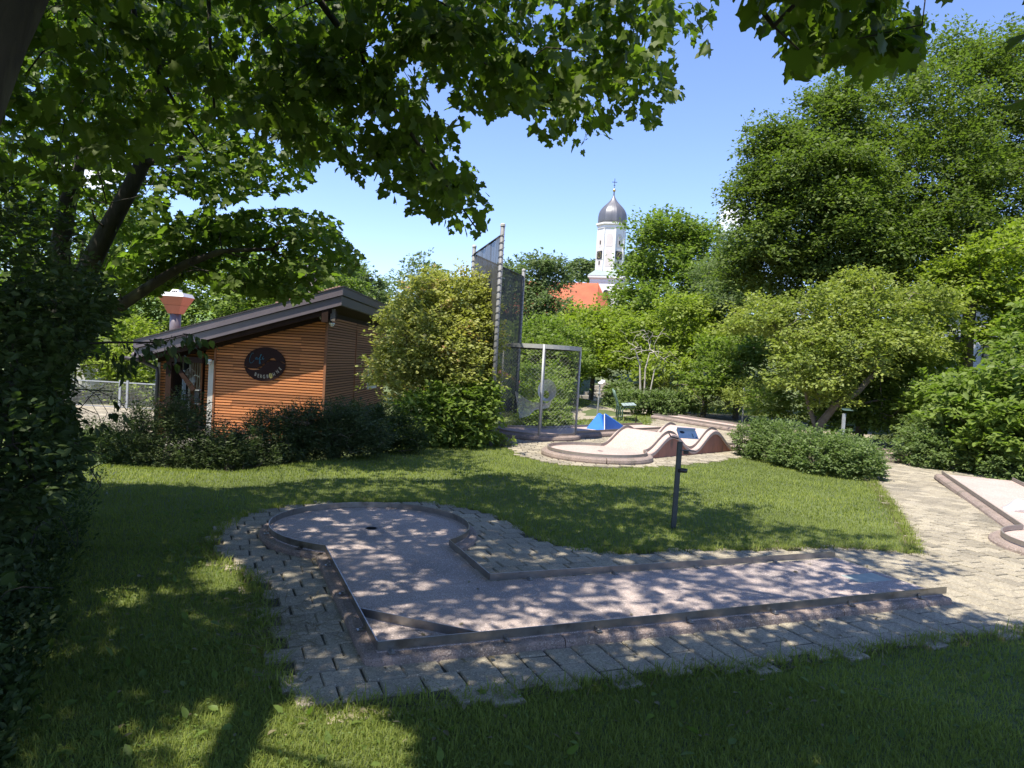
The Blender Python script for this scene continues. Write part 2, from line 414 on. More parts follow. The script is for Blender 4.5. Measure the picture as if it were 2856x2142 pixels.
# fast mesh of many small leaves: template polygons placed by numpy
def template(kind):
    if kind == 'maple':
        half = [(0, 0), (0.13, -0.05), (0.32, -0.13), (0.36, 0.06), (0.55, 0.12), (0.44, 0.30), (0.52, 0.54), (0.32, 0.52), (0.20, 0.60), (0.19, 0.78), (0, 0.96)]
        V = [(x, y, 0.22 * abs(x) - 0.28 * y * y - .2 * x * x) for x, y in half]
        V2 = [(-x, y, 0.22 * abs(x) - 0.28 * y * y - .2 * x * x) for x, y in half[1:-1]]
        f1 = list(range(len(half))); f2 = [0, len(half) - 1] + [len(half) + i for i in range(len(V2))][::-1]
        return np.array(V + V2), [f1, f2]
    if kind == 'maple_simple':
        return np.array([(0, 0, 0), (.36, -.1, .04), (.26, .08, 0), (.5, .3, .05), (.2, .4, 0), (0, .98, -.1), (-.2, .4, 0), (-.5, .3, .05), (-.26, .08, 0), (-.36, -.1, .04)]), [list(range(10))]
    if kind == 'oval':
        V = [(0, 0, 0), (0.26, 0.3, 0.07), (0.2, 0.68, 0.03), (0, 1, -0.1), (-0.2, 0.68, 0.03), (-0.26, 0.3, 0.07), (0, 0.5, -0.02)]
        return np.array(V), [[0, 1, 2, 3, 6], [0, 6, 3, 4, 5]]
    if kind == 'rhomb':
        return np.array([(0, 0, 0), (0.33, 0.45, 0.06), (0, 1, -0.08), (-0.33, 0.5, 0.06)]), [[0, 1, 2, 3]]
    if kind == 'narrow':
        return np.array([(0, 0, 0), (0.15, 0.4, 0.03), (0, 1, -0.1), (-0.15, 0.45, 0.03)]), [[0, 1, 2, 3]]
    if kind == 'tri':
        return np.array([(-0.28, 0, 0), (0.3, 0.2, 0), (0, 1, 0)]), [[0, 1, 2]]

def norm(a): return a / np.maximum(np.linalg.norm(a, axis=1, keepdims=True), 1e-9)

def leaves_mesh(name, P, Yd, Nn, S, kind, m):
    V, F = template(kind); N = len(P); nv = len(V)
    Yd = norm(Yd); X = norm(np.cross(Yd, Nn)); Z = np.cross(X, Yd)
    W = P[:, None, :] + S[:, None, None] * (V[None, :, 0:1] * X[:, None, :] + V[None, :, 1:2] * Yd[:, None, :] + V[None, :, 2:3] * Z[:, None, :])
    me = bpy.data.meshes.new(name)
    me.vertices.add(N * nv); me.vertices.foreach_set('co', W.astype(np.float32).ravel())
    per = sum(len(f) for f in F)
    tot = np.array([len(f) for f in F]); flat = np.concatenate([np.array(f) for f in F])
    loops = (flat[None, :] + (np.arange(N) * nv)[:, None]).ravel().astype(np.int32)
    starts = (np.concatenate([[0], np.cumsum(tot)[:-1]])[None, :] + (np.arange(N) * per)[:, None]).ravel().astype(np.int32)
    me.loops.add(N * per); me.loops.foreach_set('vertex_index', loops)
    me.polygons.add(N * len(F)); me.polygons.foreach_set('loop_start', starts)
    me.polygons.foreach_set('loop_total', np.tile(tot, N).astype(np.int32))
    at = me.attributes.new('rnd', 'FLOAT', 'FACE')
    ext = max(float(np.ptp(P[:, 0])), .5) / 6.0 if N > 1 else 1.0
    ph = rng.uniform(0, 6, 3); low_f = .5 + .5 * np.sin(P[:, 0] / ext * 2.4 + ph[0] + 1.5 * np.sin(P[:, 2] / ext * 1.9)) * np.cos(P[:, 1] / ext * 2.1 + P[:, 2] / ext * 2.6 + ph[1])
    val = (.58 * rng.random(N) + .42 * low_f) if N > 1 else rng.random(N)
    at.data.foreach_set('value', np.repeat(val, len(F)).astype(np.float32))
    me.materials.append(M[m] if isinstance(m, str) else m)
    me.update(calc_edges=True)
    return me

def spray_leaves(P, A, L, k, size, flat=0.45, up=1.0, wid=0.45, droop=0.25, sjit=0.34):
    """k leaves on each twig that starts at P and runs along A for length L"""
    n = len(P); L = np.broadcast_to(np.asarray(L, float), (n,))
    A = norm(A); Sd = norm(np.cross(A, np.array([0, 0, 1.0])) + 1e-6)
    t = rng.random((n, k)); sgn = np.where(rng.random((n, k)) < 0.5, -1.0, 1.0)
    w = wid * (1.05 - 0.7 * t) * rng.random((n, k)) * sgn
    Q = P[:, None, :] + A[:, None, :] * (L[:, None] * t)[:, :, None] + Sd[:, None, :] * (L[:, None] * w)[:, :, None]
    Q[:, :, 2] -= droop * L[:, None] * t * t
    Q += rng.normal(0, 0.07, Q.shape) * L[:, None, None]
    Yd = A[:, None, :] * 0.7 + Sd[:, None, :] * (sgn * 0.8)[:, :, None] + rng.normal(0, 0.35, Q.shape)
    Yd[:, :, 2] -= 0.25
    Nn = np.array([0, 0, up]) + A[:, None, :] * 0.35 + rng.normal(0, flat, Q.shape)
    S = size * (1 + rng.normal(0, sjit, (n, k))).clip(0.45, 1.7)
    return Q.reshape(-1, 3), Yd.reshape(-1, 3), norm(Nn.reshape(-1, 3)), S.ravel()

def shell(blobs, n, inner=0.62, low=-0.55, lump=0.0):
    """points on the outer shell of a union of ellipsoids, with outward directions"""
    C = np.array([b[0] for b in blobs], float); Rr = np.array([b[1] if hasattr(b[1], '__len__') else (b[1],) * 3 for b in blobs], float)
    w = (Rr.prod(1) ** (2 / 3)); w /= w.sum()
    out_p, out_d = [], []; got = 0
    while got < n:
        m = n * 2; idx = rng.choice(len(blobs), m, p=w)
        d = norm(rng.normal(0, 1, (m, 3))); d = d[(keep := d[:, 2] > low)]; idx = idx[keep]
        rad = inner + (1.03 - inner) * rng.random(len(d)) ** 0.6
        rad *= 1 + lump * np.sin(d[:, 0] * 7 + idx) * np.cos(d[:, 1] * 6 + idx * 2) + lump * 0.7 * np.sin(d[:, 2] * 11 + idx)
        p = C[idx] + d * Rr[idx] * rad[:, None]
        ok = np.ones(len(p), bool)
        for c, r_ in zip(C, Rr):
            ok &= ~((((p - c) / r_) ** 2).sum(1) < (inner * 0.92) ** 2)
        p, d = p[ok], d[ok]; out_p.append(p); out_d.append(d); got += len(p)
    return np.concatenate(out_p)[:n], np.concatenate(out_d)[:n]

def grow(chains, tips, tip_r=0.005, max_r=0.3, gamma=2.25, bias=0.25):
    """connect tips to the given trunk chains like a branching tree; returns nodes, parent index, radius"""
    nodes = []; par = []; seed_r = []
    for ch in chains:
        last = -1
        if nodes:
            d = [np.linalg.norm(np.array(ch[0][:3]) - n_) for n_ in nodes]; last = int(np.argmin(d))
        for q in ch:
            nodes.append(np.array(q[:3], float)); par.append(last); seed_r.append(q[3]); last = len(nodes) - 1
    root = nodes[0]
    plen = [0.0] * len(nodes)
    for i in range(len(nodes)):
        if par[i] >= 0: plen[i] = plen[par[i]] + np.linalg.norm(nodes[i] - nodes[par[i]])
    NA = np.zeros((len(nodes) + len(tips) * 3 + 8, 3)); PL = np.zeros(len(NA)); c = len(nodes)
    NA[:c] = nodes; PL[:c] = plen
    skip = 1 if c > 1 else 0
    dmin = np.array([np.min(np.linalg.norm(NA[:c] - t, axis=1)) for t in tips])
    for ti in np.argsort(dmin):
        t = tips[ti]
        dd = np.linalg.norm(NA[skip:c] - t, axis=1)
        j = int(np.argmin(dd + bias * PL[skip:c])) + skip
        d = np.linalg.norm(NA[j] - t); nseg = 1 if d < 0.35 else (2 if d < 1.2 else 3)
        last = j
        for s_ in range(1, nseg + 1):
            f = s_ / nseg; q = NA[j] * (1 - f) + t * f
            if s_ < nseg: q = q + rng.normal(0, 0.07 * d, 3) + np.array([0, 0, 0.06 * d])
            NA[c] = q; PL[c] = PL[last] + d / nseg; par.append(last); seed_r.append(0.0); last = c; c += 1
    rad = np.zeros(c); kids = np.zeros(c)
    for i in range(c): kids[i] = 0
    for i in range(c - 1, -1, -1):
        if kids[i] == 0: rad[i] = tip_r
        else: rad[i] = kids[i] ** (1 / gamma)
        rad[i] = min(max(rad[i], seed_r[i]), max_r)
        if par[i] >= 0: kids[par[i]] += rad[i] ** gamma
    return NA[:c], par, rad

def branch_mesh(name, NA, par, rad, m, k=5, min_r=0.0):
    mb = MB(); rings = {}
    V = []; F = []
    idx = [i for i in range(len(NA)) if par[i] >= 0 and rad[i] >= min_r]
    ang = np.arange(8) * 2 * math.pi / 8
    for i in idx:
        a, b = NA[par[i]], NA[i]; r1 = min(rad[par[i]], rad[i] * 1.35 + 0.002); r2 = rad[i]
        kk = 8 if r2 > 0.04 else k
        t = b - a; L = np.linalg.norm(t)
        if L < 1e-6: continue
        t = t / L; u = np.cross(t, [0.3, 0.9, 0.1]); u /= max(np.linalg.norm(u), 1e-6); w = np.cross(t, u)
        a2 = a - t * r1 * 0.5; b2 = b + t * r2 * 0.3
        n0 = len(V)
        for j in range(kk):
            an = 2 * math.pi * j / kk; V.append(tuple(a2 + (u * math.cos(an) + w * math.sin(an)) * r1))
        for j in range(kk):
            an = 2 * math.pi * j / kk; V.append(tuple(b2 + (u * math.cos(an) + w * math.sin(an)) * r2))
        F += [(n0 + j, n0 + (j + 1) % kk, n0 + kk + (j + 1) % kk, n0 + kk + j) for j in range(kk)]
    mb.v = V; mb.f = F
    return mb.mesh(name, M[m], True)

# ------------------------------------------------------------------ terrain
def sstep(a, b, x):
    t = np.clip((x - a) / (b - a), 0, 1); return t * t * (3 - 2 * t)

def tz(x, y):
    x = np.asarray(x, float); y = np.asarray(y, float)
    s = np.minimum(np.minimum(y - 9.0, (x + 3.3) * -0.907 + (y - 9.2) * 0.422), -(x + 1.3))
    drop = -0.8 * sstep(0.0, 2.2, s)
    core = -0.022
    hill = 0.13 * np.maximum(0, y - 37) * sstep(-6, 4, x) + 0.30 * np.maximum(0, x - 10.5 - 0.12 * np.maximum(0, y - 12)) * sstep(6, 14, y)
    hill = np.minimum(hill, 7.0)
    far = 0.04 * np.maximum(0, y - 60)
    mound = 0.25 * np.exp(-((x - 2.2) ** 2 + ((y - 30) / 2.2) ** 2) / 3.0)
    return core + 0.055 * (1 - sstep(9.0, 13.0, y)) + drop + hill + far + mound

xs = np.unique(np.concatenate([np.linspace(-400, -30, 20), np.linspace(-30, 30, 121), np.linspace(30, 400, 20)]))
ys = np.unique(np.concatenate([np.linspace(-60, 0, 13), np.linspace(0, 50, 101), np.linspace(50, 420, 30)]))
XX, YY = np.meshgrid(xs, ys); ZZ = tz(XX, YY)
nx, ny = len(xs), len(ys)
mb = MB(); mb.v = [tuple(p) for p in np.stack([XX, YY, ZZ], -1).reshape(-1, 3)]
mb.f = [(j * nx + i, j * nx + i + 1, (j + 1) * nx + i + 1, (j + 1) * nx + i) for j in range(ny - 1) for i in range(nx - 1)]
tag(mb.build('ground', 'soil', smooth=True), kind='structure')

# far green hill behind the church
mb = MB(); rows = []
for j in range(16):
    y = 420 + j * 40
    rows.append([(x, y, 10 + 62 * math.sin(min(1, j / 11) * math.pi / 2) * (0.55 + 0.45 * math.exp(-((x - 10) / 210) ** 2)) + 3 * math.sin(x * 0.02 + j)) for x in np.linspace(-420, 520, 40)])
mb.loft(rows, close=False, caps=False)
tag(mb.build('hill', 'hill_grass', smooth=True), kind='structure')

# ------------------------------------------------------------------ paving
LTH = R(22.43); LOX, LOY = -0.6216, 3.706; LL, LM, LR, LW, LZ = 4.245, 1.952, 0.868, 1.0, 0.10
cu, su = math.cos(LTH), math.sin(LTH)
def LP(u, v): return (LOX + u * cu - v * su, LOY + u * su + v * cu)
def LUV(x, y):
    dx, dy = x - LOX, y - LOY; return dx * cu + dy * su, -dx * su + dy * cu
LC = (LW / 2, LM + math.sqrt(LR ** 2 - LW ** 2 / 4))        # centre of the target circle in lane coordinates

PAV1 = [GO(*p, .05)[:2] for p in [(450, 1190), (470, 1150), (520, 1115), (600, 1094), (700, 1085), (900, 1083), (1000, 1096), (1060, 1108), (1110, 1133), (1160, 1162),
        (1230, 1184), (1300, 1195), (1420, 1190), (1600, 1187), (1800, 1182), (1900, 1187), (1985, 1197), (1970, 1165), (1940, 1110), (1905, 1060), (1886, 1030),
        (1885, 1000), (1880, 975), (1875, 952), (1935, 950), (1962, 958), (1955, 985), (2030, 1010), (2120, 1018), (2212, 1035), (2400, 1065), (2600, 1100), (2600, 1460), (2400, 1400),
        (2212, 1362), (2100, 1378), (2000, 1385), (1900, 1400), (1700, 1430), (1500, 1447), (1300, 1472), (1100, 1497), (900, 1512), (760, 1527), (700, 1525),
        (632, 1508), (600, 1450), (582, 1380), (568, 1300), (545, 1240), (482, 1217)]]
PAV2 = [GO(*p)[:2] for p in [(1070, 940), (1100, 962), (1130, 985), (1190, 1000), (1300, 1010), (1450, 1004), (1550, 994), (1640, 975), (1760, 965), (1876, 958), (1885, 935), (1760, 912), (1640, 899),
        (1480, 889), (1435, 886), (1400, 893), (1425, 902), (1400, 921), (1330, 925), (1260, 927), (1070, 926)]]
PAV3 = [GO(*p)[:2] for p in [(1180, 908), (1245, 906), (1310, 904), (1400, 893), (1435, 886), (1390, 882), (1335, 888), (1322, 878), (1300, 866), (1310, 856), (1250, 858), (1277, 872), (1275, 882), (1230, 892), (1180, 900)]]

def NZG(y): return 0.055 * float(1 - sstep(9.0, 13.0, y))
pave = empty('pavement', (0, 0, 0)); tag(pave, kind='structure')
for i, P_ in enumerate((PAV1, PAV2, PAV3)):
    bx0, bx1 = min(p[0] for p in P_) - .1, max(p[0] for p in P_) + .1; by0, by1 = min(p[1] for p in P_) - .1, max(p[1] for p in P_) + .1
    gx, gy = np.meshgrid(np.arange(bx0, bx1, .1), np.arange(by0, by1, .1)); gx, gy = gx.ravel(), gy.ravel(); inn = in_poly(gx, gy, P_)
    b = MB()
    for x_, y_ in zip(gx[inn], gy[inn]): b.add([(x_ + a_ * .0502, y_ + c_ * .0502, NZG(y_ + c_ * .05) - .014 - .003 * i) for a_, c_ in ((-1, -1), (1, -1), (1, 1), (-1, 1))], [(0, 1, 2, 3)])
    b.build('bedding', 'joint', pave)

def stones(poly, ang, lx, ly, region=None, jit=0.006):
    """running bond stones inside a polygon: centre, angle, length, width"""
    a = np.array(poly); c, s = math.cos(ang), math.sin(ang)
    U = a[:, 0] * c + a[:, 1] * s; V = -a[:, 0] * s + a[:, 1] * c
    out = []
    v = math.floor(V.min() / ly) * ly; r = 0
    while v < V.max():
        u = U.min() - lx + (lx / 2 if r % 2 else 0) + 0.03 * math.sin(r * 1.7)
        while u < U.max():
            x, y = u * c - v * s, u * s + v * c
            out.append((x, y)); u += lx
        v += ly; r += 1
    P = np.array(out)
    hx = lx * .42; ok = np.ones(len(P), bool)
    cn = np.zeros(len(P), bool)
    for a_, b_ in ((-.2, -.2), (.2, -.2), (.2, .2), (-.2, .2)):
        cn |= in_poly(P[:, 0] + a_ * lx * c - b_ * ly * s, P[:, 1] + a_ * lx * s + b_ * ly * c, poly)
    ok &= cn
    if region is not None: ok &= region(P[:, 0], P[:, 1])
    return [(x, y, ang, lx, ly) for x, y in P[ok]]

def on_lane(x, y, m=0.10):
    u, v = LUV(x, y)
    a = (u > -m) & (u < LL + 0.02) & (v > -m) & (v < LW + 0.0)
    b = (u > -m) & (u < LW) & (v > 0) & (v < LC[1])
    c = (u - LC[0]) ** 2 + (v - LC[1]) ** 2 < (LR + m * 0.9) ** 2
    return a | b | c
def NZ(x, y): return 0.055 * float(1 - sstep(9.0, 13.0, y))
def regA(x, y):
    u, v = LUV(x, y); return (~on_lane(x, y, -.03)) & ((u < 0.56) | ((v > LW) & (u < 2.25)))
def regB(x, y):
    u, v = LUV(x, y); return (~on_lane(x, y, -.03)) & ~((u < 0.44) | ((v > LW) & (u < 2.12)))
ST = stones(PAV1, LTH, 0.204, 0.168, regA) + [(a_[0], a_[1], a_[2], -.2, 0) for a_ in stones(PAV1, LTH + R(90), 0.204, 0.168, regB)]
ST2 = stones(PAV2, R(4), 0.204, 0.168)
def stone_dist(s): return math.hypot(s[0], s[1])
def vis(s):
    px, py, Y = proj(np.array([[s[0], s[1], 0]])); return Y[0] > 0.3 and -60 < px[0] < 2916 and py[0] < 2250
ST.sort(key=lambda s: (not vis(s), stone_dist(s)))
variants = []
for i in range(7):
    b = MB(); dx = random.uniform(-.004, .004); b.bevbox((dx, 0, -0.03), (0.1975 + random.uniform(-.004, .003), 0.1615 + random.uniform(-.004, .003), 0.06), 0.008)
    b.v = [(x + random.uniform(-.003, .003), y + random.uniform(-.003, .003), z + (random.uniform(-.0012, .0012) if z > -.02 else 0)) for x, y, z in b.v]
    variants.append(b.mesh('paving_stone', M['paver']))
for s in ST[:300]:
    o = link('paving_stone', random.choice(variants), pave, (s[0] + random.uniform(-.003, .003), s[1] + random.uniform(-.003, .003), NZ(s[0], s[1]) + random.uniform(-.003, .003) - (.0045 if s[3] < 0 else 0) - (0 if in_poly([s[0]], [s[1]], PAV1)[0] else .02)),
             (R(random.uniform(-.7, .7)), R(random.uniform(-.7, .7)), s[2] + R(random.uniform(-1.3, 1.3)) + (math.pi if random.random() < .5 else 0)))
b = MB()
for s in ST[300:] + ST2:
    if s[1] > 24: continue
    far = stone_dist(s) > 7.5
    c = (s[0] + random.uniform(-.003, .003), s[1] + random.uniform(-.003, .003), -0.03 + NZ(s[0], s[1]) + random.uniform(-.003, .002) - (.0045 if s[3] < 0 else 0) - (0 if in_poly([s[0]], [s[1]], PAV1)[0] or s[1] > 11.8 else .024))
    gp = .020 if far else .012; dm = (0.204 - gp + random.uniform(-.004, .003), 0.168 - gp + random.uniform(-.004, .003), 0.06)
    b.bevbox(c, dm, 0.006, s[2] + R(random.uniform(-1, 1)))
tag(b.build('distant_paving_stones', 'paver', pave), kind='stuff')
pv3 = MB(); pv3.add([(p[0], p[1], tz(p[0], p[1]) + 0.012) for p in PAV3], [tuple(range(len(PAV3)))]); pv3.build('path_surface', 'paver', pave)
# yard of pale paving below the café, left of it
YD = [(-17, 19.2), (-9.15, 19.2), (-9.15, 26.6), (-17, 26.6)]
b = MB(); b.add([(x, y, -0.812) for x, y in YD], [(0, 1, 2, 3)]); yard = b.build('yard', 'joint'); tag(yard, kind='structure')
b = MB()
for s in stones(YD, 0, 0.30, 0.24): b.bevbox((s[0], s[1], -0.83), (0.287, 0.227, 0.06), 0.006)
tag(b.build('yard_stones', 'paver', yard), kind='stuff')

# ------------------------------------------------------------------ near minigolf lane (angle lane)
lane = empty('minigolf_lane', (*LP(2, .5), 0), 0, 'right-angled pink concrete minigolf lane with round end, in the dappled shade up front', 'minigolf lane')
lane.location = (0, 0, 0)
a0 = math.atan2(LM - LC[1], LW - LC[0]); a1 = math.atan2(LM - LC[1], -LC[0]) + 2 * math.pi   # arc from E (right) anticlockwise to D (left)
a0 = a0; a1 = a1 if a1 > a0 else a1 + 2 * math.pi
arc = [(LC[0] + LR * math.cos(a), LC[1] + LR * math.sin(a)) for a in np.linspace(a0, a1, 41)]
SURF = [(0, 0), (LL, 0), (LL, LW), (LW, LW)] + arc
# surface as triangulated fan pieces with a real hole at the cup
cupR = 0.052
b = MB()
b.prism([LP(*p) for p in [(0, 0), (LL, 0), (LL, LW), (0, LW)]], -0.02, LZ)
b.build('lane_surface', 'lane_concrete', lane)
b = MB()
ring_o = [LP(*p) for p in [(0, LW + 0.004), (LW, LW + 0.004)] + arc]
hc = LP(*LC)
ring_i = []
for p in ring_o:
    a = math.atan2(p[1] - hc[1], p[0] - hc[0]); ring_i.append((hc[0] + cupR * math.cos(a), hc[1] + cupR * math.sin(a)))
n = len(ring_o)
vs = [(*p, LZ) for p in ring_o] + [(*p, LZ) for p in ring_i] + [(*p, LZ - 0.09) for p in ring_i] + [(*p, -0.02) for p in ring_o]
fs = []
for i in range(n):
    j = (i + 1) % n
    fs += [(i, j, n + j, n + i), (n + i, n + j, 2 * n + j, 2 * n + i), (3 * n + i, 3 * n + j, j, i)]
fs.append(tuple(range(2 * n, 3 * n)))
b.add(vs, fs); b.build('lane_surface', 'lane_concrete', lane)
b = MB()
for i in range(24):
    a = 2 * math.pi * i / 24; a2_ = 2 * math.pi * (i + 1) / 24
    b.add([(hc[0] + r_ * math.cos(q), hc[1] + r_ * math.sin(q), z) for q in (a, a2_) for r_, z in ((cupR + .003, LZ + 0.002), (cupR - .004, LZ + 0.002), (cupR - .004, LZ - .085))], [(0, 1, 4, 3), (1, 2, 5, 4)])
b.add([(hc[0] + cupR * math.cos(2 * math.pi * i / 24), hc[1] + cupR * math.sin(2 * math.pi * i / 24), LZ - .08) for i in range(24)], [tuple(range(24))])
b.build('cup', 'black_metal', lane)

KW = 0.075
kprof = [(-0.004, -0.02), (KW * 0.97, -0.02), (KW, 0.03), (KW * 0.98, 0.080), (KW * 0.88, 0.092), (KW * 0.65, 0.0965), (-0.004, 0.0965)]
def kerb_run(pts, name_parent, step=1.0, prof=kprof, m='kerb', surf=None):
    """kerb stones end to end along a path with thin joints"""
    pts = [Vector(p) for p in pts]; seg = [0]
    for i in range(1, len(pts)): seg.append(seg[-1] + (pts[i] - pts[i - 1]).length)
    total = seg[-1]; n_ = max(1, round(total / step)); out = []
    def at(d):
        for i in range(1, len(pts)):
            if d <= seg[i] + 1e-9:
                f = (d - seg[i - 1]) / max(seg[i] - seg[i - 1], 1e-9); return pts[i - 1].lerp(pts[i], f)
        return pts[-1]
    for k in range(n_):
        d0, d1 = total * k / n_ + 0.003, total * (k + 1) / n_ - 0.003
        inner = [pts[i] for i in range(len(pts)) if d0 + 0.01 < seg[i] < d1 - 0.01]
        b = MB(); b.sweep([at(d0)] + inner + [at(d1)], prof); out.append(b.build('kerb_stone', m, name_parent))
    return out
def lp3(p, z=0.0): return (*LP(*p), z)
kerb_run([lp3((-0.0, 0)), lp3((LL, 0))], lane, 1.05)
kerb_run([lp3((0, LM)), lp3((0, 0))], lane, 0.98)
kerb_run([lp3(p) for p in arc], lane, 1.3)
kerb_run([lp3((LW, LW)), lp3((LW, LM))][::-1][::-1], lane, 1.0, prof=[(-a_, b_) for a_, b_ in kprof][::-1]) if False else None

cb = MB(); cb.lathe([(KW, -.02), (KW, .082), (KW * .86, .0925), (KW * .6, .096)], 20, (*LP(0, 0), 0)); cb.build('kerb_stone', 'kerb', lane, False)
def rail(pts, parent, m='steel', h=0.05, gap=0.007, t=0.006, z=LZ):
    b = MB(); b.sweep([(p[0], p[1], p[2] if len(p) > 2 else z) for p in pts], [(-t / 2, gap), (t / 2, gap), (t / 2, gap + h), (-t / 2, gap + h)])
    return b.build('rail', m, parent)
rail([LP(0, 0), LP(LL + 0.03, 0)], lane)
rail([LP(LL - 0.02, LW), LP(LW, LW)], lane)
rail([LP(LW, LW + 0.008), LP(*arc[0])], lane)
rail([LP(*p) for p in arc], lane)
rail([LP(0, LM - 0.004), LP(0, 0.008)], lane)
rail([LP(0.004, 0.52), LP(0.56, 0.004)], lane)                    # diagonal deflector
def clamp(x, y, ang, parent, z=LZ):
    b = MB(); m3 = Matrix.Rotation(ang, 3, 'Z')
    def T(p): q = m3 @ Vector(p); return (x + q.x, y + q.y, z + q.z)
    b.box(T((0, -0.022, 0.004)), (0.034, 0.045, 0.004), ang); b.box(T((0, -0.004, 0.017)), (0.03, 0.004, 0.022), ang)
    b.lathe([(0.009, 0), (0.009, 0.009), (0.004, 0.012)], 6, T((0, -0.025, 0.006)))
    return b.build('clamp', 'steel', parent)
for u in (0.07, 0.72, 1.30, 1.95, 2.62, 3.30, 3.98): clamp(*LP(u, -0.004), LTH, lane)
for u in (1.30, 2.0, 2.75, 3.55): clamp(*LP(u, LW - 0.0), LTH + math.pi * 0 + 0, lane)
for v in (0.32, 0.95, 1.6): clamp(*LP(-0.004, v), LTH - R(90), lane)
for k in (8, 16, 25, 33, 38):
    p = arc[k]; a = math.atan2(p[1] - LC[1], p[0] - LC[0]); clamp(*LP(*p), LTH + a + R(90), lane)
# tee mark of pale sheet
q = [G(2345, 1604, LZ + .004), G(2433, 1598, LZ + .004), G(2487, 1617, LZ + .004), G(2400, 1625, LZ + .004)]
b = MB(); b.add([*q, *[(p[0], p[1], LZ - .002) for p in q]], [(0, 1, 2, 3)[::-1], (4, 5, 6, 7), (0, 1, 5, 4), (1, 2, 6, 5), (2, 3, 7, 6), (3, 0, 4, 7)])
b.build('tee_mark', 'tee_plate', lane)
b = MB(); b.box((*LP(2.05, LW * .45), LZ), (3.1, .003, .002), LTH)

# ------------------------------------------------------------------ double-hump lane in the sun
hump = empty('minigolf_lane', (0, 0, 0), 0, 'sunlit pink minigolf lane with two tall humps and a round end', 'minigolf lane')
J = np.array(G(1795, 1263, 0.1)[:2]); B0 = np.array(G(1808.5, 1275)[:2]); B1 = np.array(G(2043.6, 1254)[:2])
hd = (B1 - B0) / np.linalg.norm(B1 - B0); hn = np.array([-hd[1], hd[0]])
def HP(u, v): p = J + hd * u + hn * v; return (float(p[0]), float(p[1]))
def hz(u):
    def bmp(c, w, h): d = abs(u - c) / w; return h * 0.5 * (1 + math.cos(math.pi * d)) if d < 1 else 0.0
    return 0.10 + bmp(0.80, 0.78, 0.335) + bmp(2.36, 0.78, 0.37) - (0.0)
us = [i * 0.06 for i in range(0, 58)]
b = MB(); b.loft([[(*HP(u, v), hz(u)) for v in np.linspace(0, 1, 5)] for u in us], close=False, caps=False)
b.f = [f[::-1] for f in b.f]
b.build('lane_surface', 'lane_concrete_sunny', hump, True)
for v0, nm in ((0.0, 1), (1.0, -1)):
    # rounded pale border and stained side wall under it
    bb = MB(); bb.loft([[(*HP(u, v0 - nm * 0.002), hz(u) + .001), (*HP(u, v0 - nm * 0.09), hz(u) - 0.002), (*HP(u, v0 - nm * 0.105), hz(u) - 0.02), (*HP(u, v0 - nm * 0.105), max(hz(u) - 0.085, .02)), (*HP(u, v0 - nm * 0.05), max(hz(u) - 0.09, .01))] for u in us], close=True, caps=True)
    bb.build('border', 'lane_concrete_sunny', hump)
    bb = MB(); bb.loft([[(*HP(u, v0 - nm * 0.085), -0.02), (*HP(u, v0 - nm * 0.085), hz(u) - 0.05), (*HP(u, v0 - nm * 0.03), hz(u) - 0.05), (*HP(u, v0 - nm * 0.03), -0.02)] for u in us], close=True, caps=True)
    bb.build('side_wall', 'hump_side', hump)
    bb = MB(); t_ = 0.008
    bb.loft([[(*HP(u, v0 + t_), hz(u) + .008), (*HP(u, v0 - t_), hz(u) + .008), (*HP(u, v0 - t_), hz(u) + .058), (*HP(u, v0 + t_), hz(u) + .058)] for u in us], close=True, caps=True)
    bb.build('rail', 'rail_far', hump)
hR = 0.90; hcx = -math.sqrt(hR ** 2 - 0.25)
def hump_circle(a, r_=hR): return HP(hcx + r_ * math.cos(a), 0.5 + r_ * math.sin(a))
aa = math.atan2(0.5, -hcx)
harc = [hump_circle(a) for a in np.linspace(aa, 2 * math.pi - aa, 40)]
b = MB(); b.prism([HP(0, 0)] + [HP(0, 1)] + harc, -0.02, 0.10); b.build('lane_surface', 'lane_concrete_sunny', hump)
kprof2 = [(-0.004, -0.02), (0.11, -0.02), (0.12, 0.03), (0.11, 0.072), (0.085, 0.092), (0.05, 0.0985), (-0.004, 0.0985)]
kerb_run([(*p, 0) for p in harc], hump, 1.4, prof=kprof2, m='kerb')
bb = MB(); bb.sweep([(*p, .1) for p in harc], [(-.008, .008), (.008, .008), (.008, .058), (-.008, .058)]); bb.build('rail', 'rail_far', hump)
b = MB(); c_ = HP(hcx + .1, .5); b.lathe([(0.055, 0.1005), (0.05, 0.102)], 20, (c_[0], c_[1], 0)); b.build('cup', 'black_metal', hump)

# ------------------------------------------------------------------ straight lane ending in the net cage, with blue pyramid
netl = empty('minigolf_lane', (0, 0, 0), 0, 'straight sunlit minigolf lane that runs into the round wire cage', 'minigolf lane')
CC = (0.62, 16.20); CR = 0.88
n0 = np.array(G(1608, 1209, 0.1)[:2]); n1 = np.array(G(1862, 1196, 0.1)[:2])
nd = (n1 - n0) / np.linalg.norm(n1 - n0); nn = np.array([-nd[1], nd[0]])
def NP_(u, v): p = n0 + nd * u + nn * v; return (float(p[0]), float(p[1]))
cu_, cv_ = float(np.dot(np.array(CC) - n0, nd)), float(np.dot(np.array(CC) - n0, nn))
v_lo = 0.0; v_hi = 1.0
a_lo = math.atan2(v_lo - cv_, -cu_); a_hi = math.atan2(v_hi - cv_, -cu_)
def ncirc(a): return NP_(cu_ + CR * math.cos(a), cv_ + CR * math.sin(a))
s0 = math.asin(max(-1, min(1, (v_hi - cv_) / CR))); s1 = math.asin(max(-1, min(1, (v_lo - cv_) / CR)))
narc = [ncirc(a) for a in np.linspace(s0, 2 * math.pi + s1, 44)]
nL = float(np.linalg.norm(n1 - n0)) + 0.3
